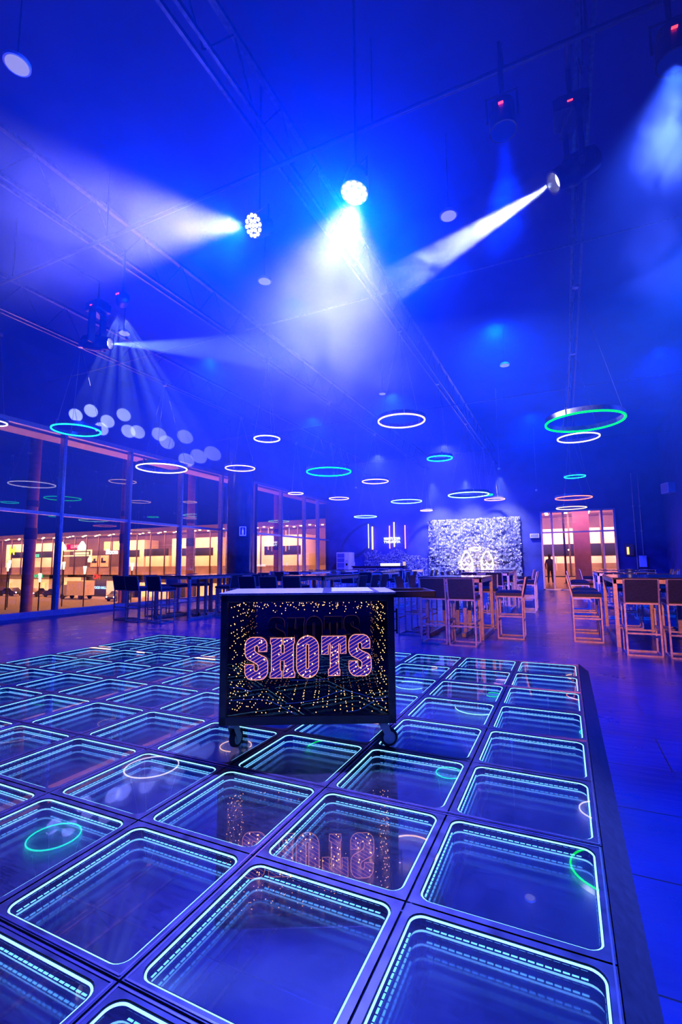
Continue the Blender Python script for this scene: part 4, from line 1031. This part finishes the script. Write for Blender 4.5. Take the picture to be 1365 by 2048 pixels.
for a, b, z0, z1 in ((-97.5, -83, 1.2, 5.6), (-66, -60.6, 1.2, 5.5), (-60.2, -55.2, 1.2, 2.85), (-54.6, -45.0, 1.2, 5.5), (-41.5, -30.5, 1.2, 5.4), (-27, -8, 1.2, 5.3), (-2.4, 14, .3, 4.9)):
    seg('cream_wall', cream if a < -3 else hazed_cream, (a, b, 0, 3.1, z0, z1))
for a, b, z0, z1 in ((-95.9, -83.6, 3.0, 4.1), (-64, -61.6, 2.8, 3.9), (-60.5, -55.4, 2.9, 4.0), (-52.5, -46.4, 2.8, 3.95), (-37.2, -31.3, 2.7, 3.9), (-22, -12, 2.6, 3.8), (-1.9, 13, 2.0, 3.25)):
    seg('window_band', dark, (a, b, -.06, .1, z0, z1))
seg('lower_wall', cream, (-97, -85, .6, 3, -3.9, -1), (-80.5, -76.0, .4, 3, -3.9, -.6), (-70, -67, .8, 3, -3.9, -1.2), (-62, -56, .6, 3, -3.9, -1.4), (-50, -44, .6, 3, -3.9, -1.4))
seg('lower_dark_front', dark, (-97, -84.5, .3, .7, -.9, -.2), (-90, -81, 1.4, 2.6, -3.9, -.3), (-76, -64, 1.4, 2.6, -3.9, -.4), (-56, -50, 1.4, 2.6, -3.9, -.6))
mulm = mat('dark_mullion', (.04, .02, .04), .5)
for k in range(45):
    x = -110 + k * 3.02
    if x > 12: break
    seg('mullion', mulm, (x - .09, x + .09, -.55, -.42, -.2, 6.4))
soff = neon('soffit_lamp', (1, .55, .25), 14, False)
rr = random.Random(2)
for k in range(60):
    x = -100 + k * 1.75 + rr.uniform(-.4, .4)
    for yy in ((-3.4, -1.6) if k % 2 else (-2.6,)):
        mb = MB().lathe([(.16, 0), (.16, .1)], (x, yy, 6.28), 8); ob('soffit_lamp', mb, soff, MALL)
def glow(col, s): return neon('sign_glow', col, s, False)
# signs on the mall (things fixed to it read as parts)
def mall_text(txt, size, col, s, x, z, y=-.62):
    return text_obj('sign_lettering', txt, size, glow(col, s), MALL, (x, y, z), bold=.03)
mall_text('M', 2.3, (.85, .85, .02), 2.2, -94.6, 4.3)
seg('red_sign', glow((.9, .01, .06), 1.2), (-79, -74.6, -.5, -.4, 4.3, 5.2))
mall_text('LUMIERE', .8, (1, .35, .3), 2, -76.2, 4.75)
seg('framed_sign', glow((1, .72, .30), 2.4), (-80.4, -72.4, -.5, -.42, 3.95, 4.15), (-80.4, -72.4, -.5, -.42, 3.05, 3.25), (-80.4, -80.1, -.5, -.42, 3.05, 4.15), (-72.7, -72.4, -.5, -.42, 3.05, 4.15), (-77, -73.2, -.5, -.42, 3.35, 3.75))
for x in (-80, -74.6): ob('pear_lamp', MB().lathe([(.15, 1.5), (.5, .9), (.75, .4), (.7, 0)], (x, -.7, 4.15), 14), glow((1, .85, .65), 4), MALL, True)
ob('hanging_lamp', MB().lathe([(.1, 1.0), (.35, .5), (.3, 0)], (-72.5, -.7, 2.0), 12).box(-80.5, -80.1, -.6, -.5, .8, 3), glow((1, .65, .25), 4), MALL)
seg('poster', add_noise(mat('poster_orange', rough=.6), 2, (.6, .35, .25), (.75, .5, .35)), (-72.6, -70.5, -.5, -.42, 1.2, 3.1), (-70.2, -68.2, -.5, -.42, 1.2, 3.1))
seg('poster_print', dark, (-72.2, -71, -.56, -.5, 1.9, 2.2), (-71.8, -71.4, -.56, -.5, 2.2, 2.6), (-69.9, -68.8, -.56, -.5, 1.9, 2.2), (-69.9, -69.5, -.56, -.5, 2.2, 2.7))
seg('sign_panel', add_noise(mat('yellow_sign_panel', rough=.6), 1.5, (.7, .5, .2), (.8, .65, .4)), (-69.4, -67.6, -.5, -.42, 3.95, 5.4), (-67.2, -65.5, -.5, -.42, 3.95, 5.4))
mall_text('Bloom', 1.1, (1, .85, 1), 5, -67.3, 3.65)
mall_text('ON', 1.1, (1, .03, .03), 3, -70.7, -.5)
mall_text('GARDEN', .8, (.02, .9, .35), 1.2, -86.6, -.45)
mall_text('VERDE', .7, (.2, 1, .45), 1.6, -87.4, 3.3)
mall_text('FOOD HALL', .55, (.3, .55, 1), 3, -69.8, -2.3)
for x in (-79.6, -77.2, -96.5, -60.6, -58.9, -86.0): ob('wall_uplight', MB().box(x - .35, x + .35, .2, .3, -3.6, -1.6), neon('uplight_glow', (1, .52, .16), 2.2, False), MALL)
# V-shaped street lamps
for k, (x, y, zt, l) in enumerate(((-53.5, 32.7, .05, 'V-shaped street lamp standing closest to the window wall'), (-64.2, 35.5, 1.68, 'tall V-shaped street lamp at the picture edge, farther one'), (-60.7, 33.3, 1.29, 'V-shaped street lamp at the picture edge, lower one'), (-58.7, 39.1, 1.42, 'V-shaped street lamp just past the first mullion'),
                                   (-53.2, 38.1, .84, 'V-shaped street lamp in the middle of the second bay'), (-49.8, 42.3, 1.22, 'V-shaped street lamp just past the second mullion'))):
    t = thing('street_lamp', l, 'street lamp', (x, y, -3.9), 0, 'V-shaped street lamps'); h = zt + 3.9
    ob('post', MB().tube([(0, 0, 0), (0, 0, h - .4)], .07, 8), M['fixture'], t)
    ob('lamp_arms', MB().tube([(0, 0, h - .5), (-.32, .1, h + .45)], .09, 8).tube([(0, 0, h - .5), (.32, -.1, h + .45)], .09, 8), neon('v_lamp', (1, .74, .35), 5, False), t, True)
# cars
def car(x, y, rz, colr, label):
    t = thing('car', label, 'car', (x, y, -3.9), rz, 'parked cars'); m = add_noise(mat('car_paint', rough=.25), 3, colr, tuple(c * 1.3 for c in colr))
    prof = [(-2.1, .3), (-2.15, .7), (-1.8, .95), (-1.1, 1.0), (-.6, 1.42), (.7, 1.45), (1.3, 1.0), (1.95, .85), (2.15, .6), (2.1, .3)]
    ob('car_body', MB().poly([(a, -.85, b) for a, b in prof], (0, 1.7, 0)), m, t, bevel=.06)
    ob('side_glass', MB().poly([(a, -.86, b) for a, b in ((-1.0, 1.02), (-.55, 1.36), (.65, 1.38), (1.15, 1.02))], (0, 1.72, 0)), M['black'], t)
    for a in (-1.35, 1.35):
        for s in (-1, 1): ob('wheel', MB().lathe([(.2, -.1), (.33, -.1), (.33, .1), (.2, .1)], (a, s * .8, .33), 16, (0, 1, 0)), M['rubber'], t, True)
    ob('headlight', MB().sph((2.1, -.6, .65), .12).sph((2.1, .6, .65), .12), neon('headlight', (1, .85, .75), 12, False), t)
    ob('tail_light', MB().box(-2.18, -2.1, -.75, -.5, .6, .8).box(-2.18, -2.1, .5, .75, .6, .8), neon('tail_light', (1, .05, .03), 4, False), t)
car(-90, 51, math.radians(5), (.02, .02, .03), 'dark car parked before the mall near the M sign')
car(-83.5, 51.5, math.radians(-60), (.03, .02, .03), 'dark car facing the windows with its headlights on')
car(-78.5, 51.6, math.radians(4), (.02, .02, .02), 'low dark car before the uplit pillar')
car(-60.5, 49.5, math.radians(-75), (.03, .03, .04), 'dark car with headlights behind the window-side stools')
t = thing('delivery_van', 'pale box van parked before the mall under the red letters', 'van', (-70.2, 49.6, -3.9), math.radians(3))
ob('cargo_box', MB().box(-1.2, 2.6, -1, 1, .6, 2.9), add_noise(mat('van_cream', rough=.5), 2, (.6, .5, .4), (.7, .6, .5)), t, bevel=.04)
ob('cab', MB().poly([(-3.0, -.95, .5), (-3.0, -.95, 1.3), (-2.5, -.95, 2.2), (-1.25, -.95, 2.3), (-1.25, -.95, .5)], (0, 1.9, 0)), mat('van_grey', (.35, .32, .3), .5), t)
for a in (-2.2, 1.8):
    for s in (-1, 1): ob('wheel', MB().lathe([(.2, -.12), (.42, -.12), (.42, .12), (.2, .12)], (a, s * .85, .42), 16, (0, 1, 0)), M['rubber'], t, True)
# outside columns along the window wall
for k, y in enumerate((6.75, 10.2, 13.65, 17.1, 20.55)):
    t = thing('outside_column', 'reddish round column outside the windows, %s' % ('beside the first mullion', 'behind the second mullion', 'right of the third mullion', 'behind the far bay', 'last before the corner')[k], 'column', (-13.6, y, -3.9), 0, 'round columns outside the windows')
    ob('shaft', MB().lathe([(.16, 0), (.16, 10.5)], n=24), add_noise(mat('rusty_column', rough=.35, metal=.3), 4, (.40, .16, .12), (.55, .25, .18), stretch=(1, 1, 3)), t, True)
    ob('collar', MB().lathe([(.175, 6.0), (.175, 6.35)], n=24).lathe([(.175, 7.0), (.175, 7.2)], n=24), mat('dark_collar', (.05, .03, .06), .5), t, True)
# shrub at the window foot
t = thing('shrub', 'small dark shrub outside at the picture edge below the sill', 'shrub', (-13.0, 4.9, -1.2))
lf = MB(); r = random.Random(8)
for k in range(260):
    a = r.uniform(0, 2 * PI); el = r.uniform(-.2, 1.4); R_ = r.uniform(.15, .75); c = Vector((math.cos(a) * math.cos(el) * R_, math.sin(a) * math.cos(el) * R_ * 1.2, .75 + math.sin(el) * R_ * .9)); s = r.uniform(.03, .06)
    u = Vector((r.uniform(-1, 1), r.uniform(-1, 1), r.uniform(-1, 1))).normalized() * s; v = Vector((r.uniform(-1, 1), r.uniform(-1, 1), r.uniform(-1, 1))).normalized() * s * .6
    lf.quad(c - u, c - v, c + u, c + v)
ob('leaves', lf, add_noise(mat('dark_leaf', rough=.6), 4, (.03, .04, .03), (.08, .09, .06)), t)
st = MB()
for k in range(7): st.tube([(0, 0, -2.7), (r.uniform(-.1, .1), r.uniform(-.1, .1), .3), (r.uniform(-.4, .4), r.uniform(-.5, .5), 1.1)], .012, 5)
ob('stems', st, mat('stem_brown', (.08, .05, .04), .8), t)
# terrace pillar seen through the entrance
t = thing('clad_pillar', 'pinkish ribbed pillar outside behind the entrance glass', 'pillar', (2.15, 28.2, 0))
mb = MB(); mb.box(-.42, .42, -.42, .42, 0, 5.4)
for k in range(11): mb.box(-.42 + k * .08, -.39 + k * .08, -.45, -.42, 0, 5.4)
ob('ribbed_cladding', mb, add_noise(mat('pink_cladding', rough=.5), 3, (.50, .28, .36), (.62, .36, .44)), t)
ob('plinth', MB().box(-.5, .5, -.5, .5, 0, .12), M['fixture'], t)
t = thing('terrace_post', 'thin dark post outside between the entrance panes', 'post', (1.25, 30, 0))
ob('post', MB().box(-.06, .06, -.06, .06, 0, 4.6), M['fixture'], t); ob('foot_plate', MB().box(-.15, .15, -.15, .15, 0, .03), M['fixture'], t)
o = ob('terrace_canopy', MB().box(-5, 12, YB + .4, 31, 5.4, 5.6), brown); o['kind'] = 'structure'
for k in range(4):
    tag(ob('canopy_downlight', MB().lathe([(.09, 0), (.09, .05)], (-.2 + k * 1.3, 25 + (k % 2) * 1.5, 5.36), 12), soff), 'small round downlight under the terrace canopy behind the entrance glass', 'downlight', 'canopy downlights')

# ------------------------------------------------------------------ person outside, seen through the door's side pane
def person():
    x, y = .36, 30.0
    me = bpy.data.meshes.new('body')
    J = [((0, 0, .92), .15), ((0, .01, 1.15), .15), ((0, .0, 1.38), .16), ((0, 0, 1.50), .06), ((0, -.01, 1.62), .095), ((0, -.01, 1.73), .07),
         ((-.09, 0, .86), .10), ((-.11, -.02, .48), .065), ((-.12, .02, .09), .045), ((-.12, -.12, .05), .04),
         ((.09, 0, .86), .10), ((.11, .06, .48), .065), ((.12, .12, .09), .045), ((.12, -.01, .05), .04),
         ((-.19, 0, 1.42), .06), ((-.25, .03, 1.14), .045), ((-.22, -.12, .93), .035), ((-.21, -.17, .87), .035),
         ((.19, 0, 1.42), .06), ((.25, .03, 1.14), .045), ((.24, -.08, .90), .035), ((.23, -.12, .84), .035)]
    E_ = [(0, 1), (1, 2), (2, 3), (3, 4), (4, 5), (0, 6), (6, 7), (7, 8), (8, 9), (0, 10), (10, 11), (11, 12), (12, 13), (2, 14), (14, 15), (15, 16), (16, 17), (2, 18), (18, 19), (19, 20), (20, 21)]
    me.from_pydata([p for p, r in J], E_, [])
    t = thing('person', 'person in dark clothes standing outside behind the narrow entrance pane', 'person', (x, y, 0))
    o = put('body', me, t); me.materials.append(mat('dark_clothes', (.03, .03, .06), .8))
    sk = o.modifiers.new('Skin', 'SKIN'); me.skin_vertices.new() if not me.skin_vertices else None
    for v, (p, r) in zip(me.skin_vertices[0].data, J): v.radius = (r, r)
    me.skin_vertices[0].data[0].use_root = True
    o.modifiers.new('Sub', 'SUBSURF').render_levels = 1
    ob('hair', MB().sph((0, .01, 1.69), .105, 10, 6), mat('dark_hair', (.01, .01, .01), .6), t, True)
person()
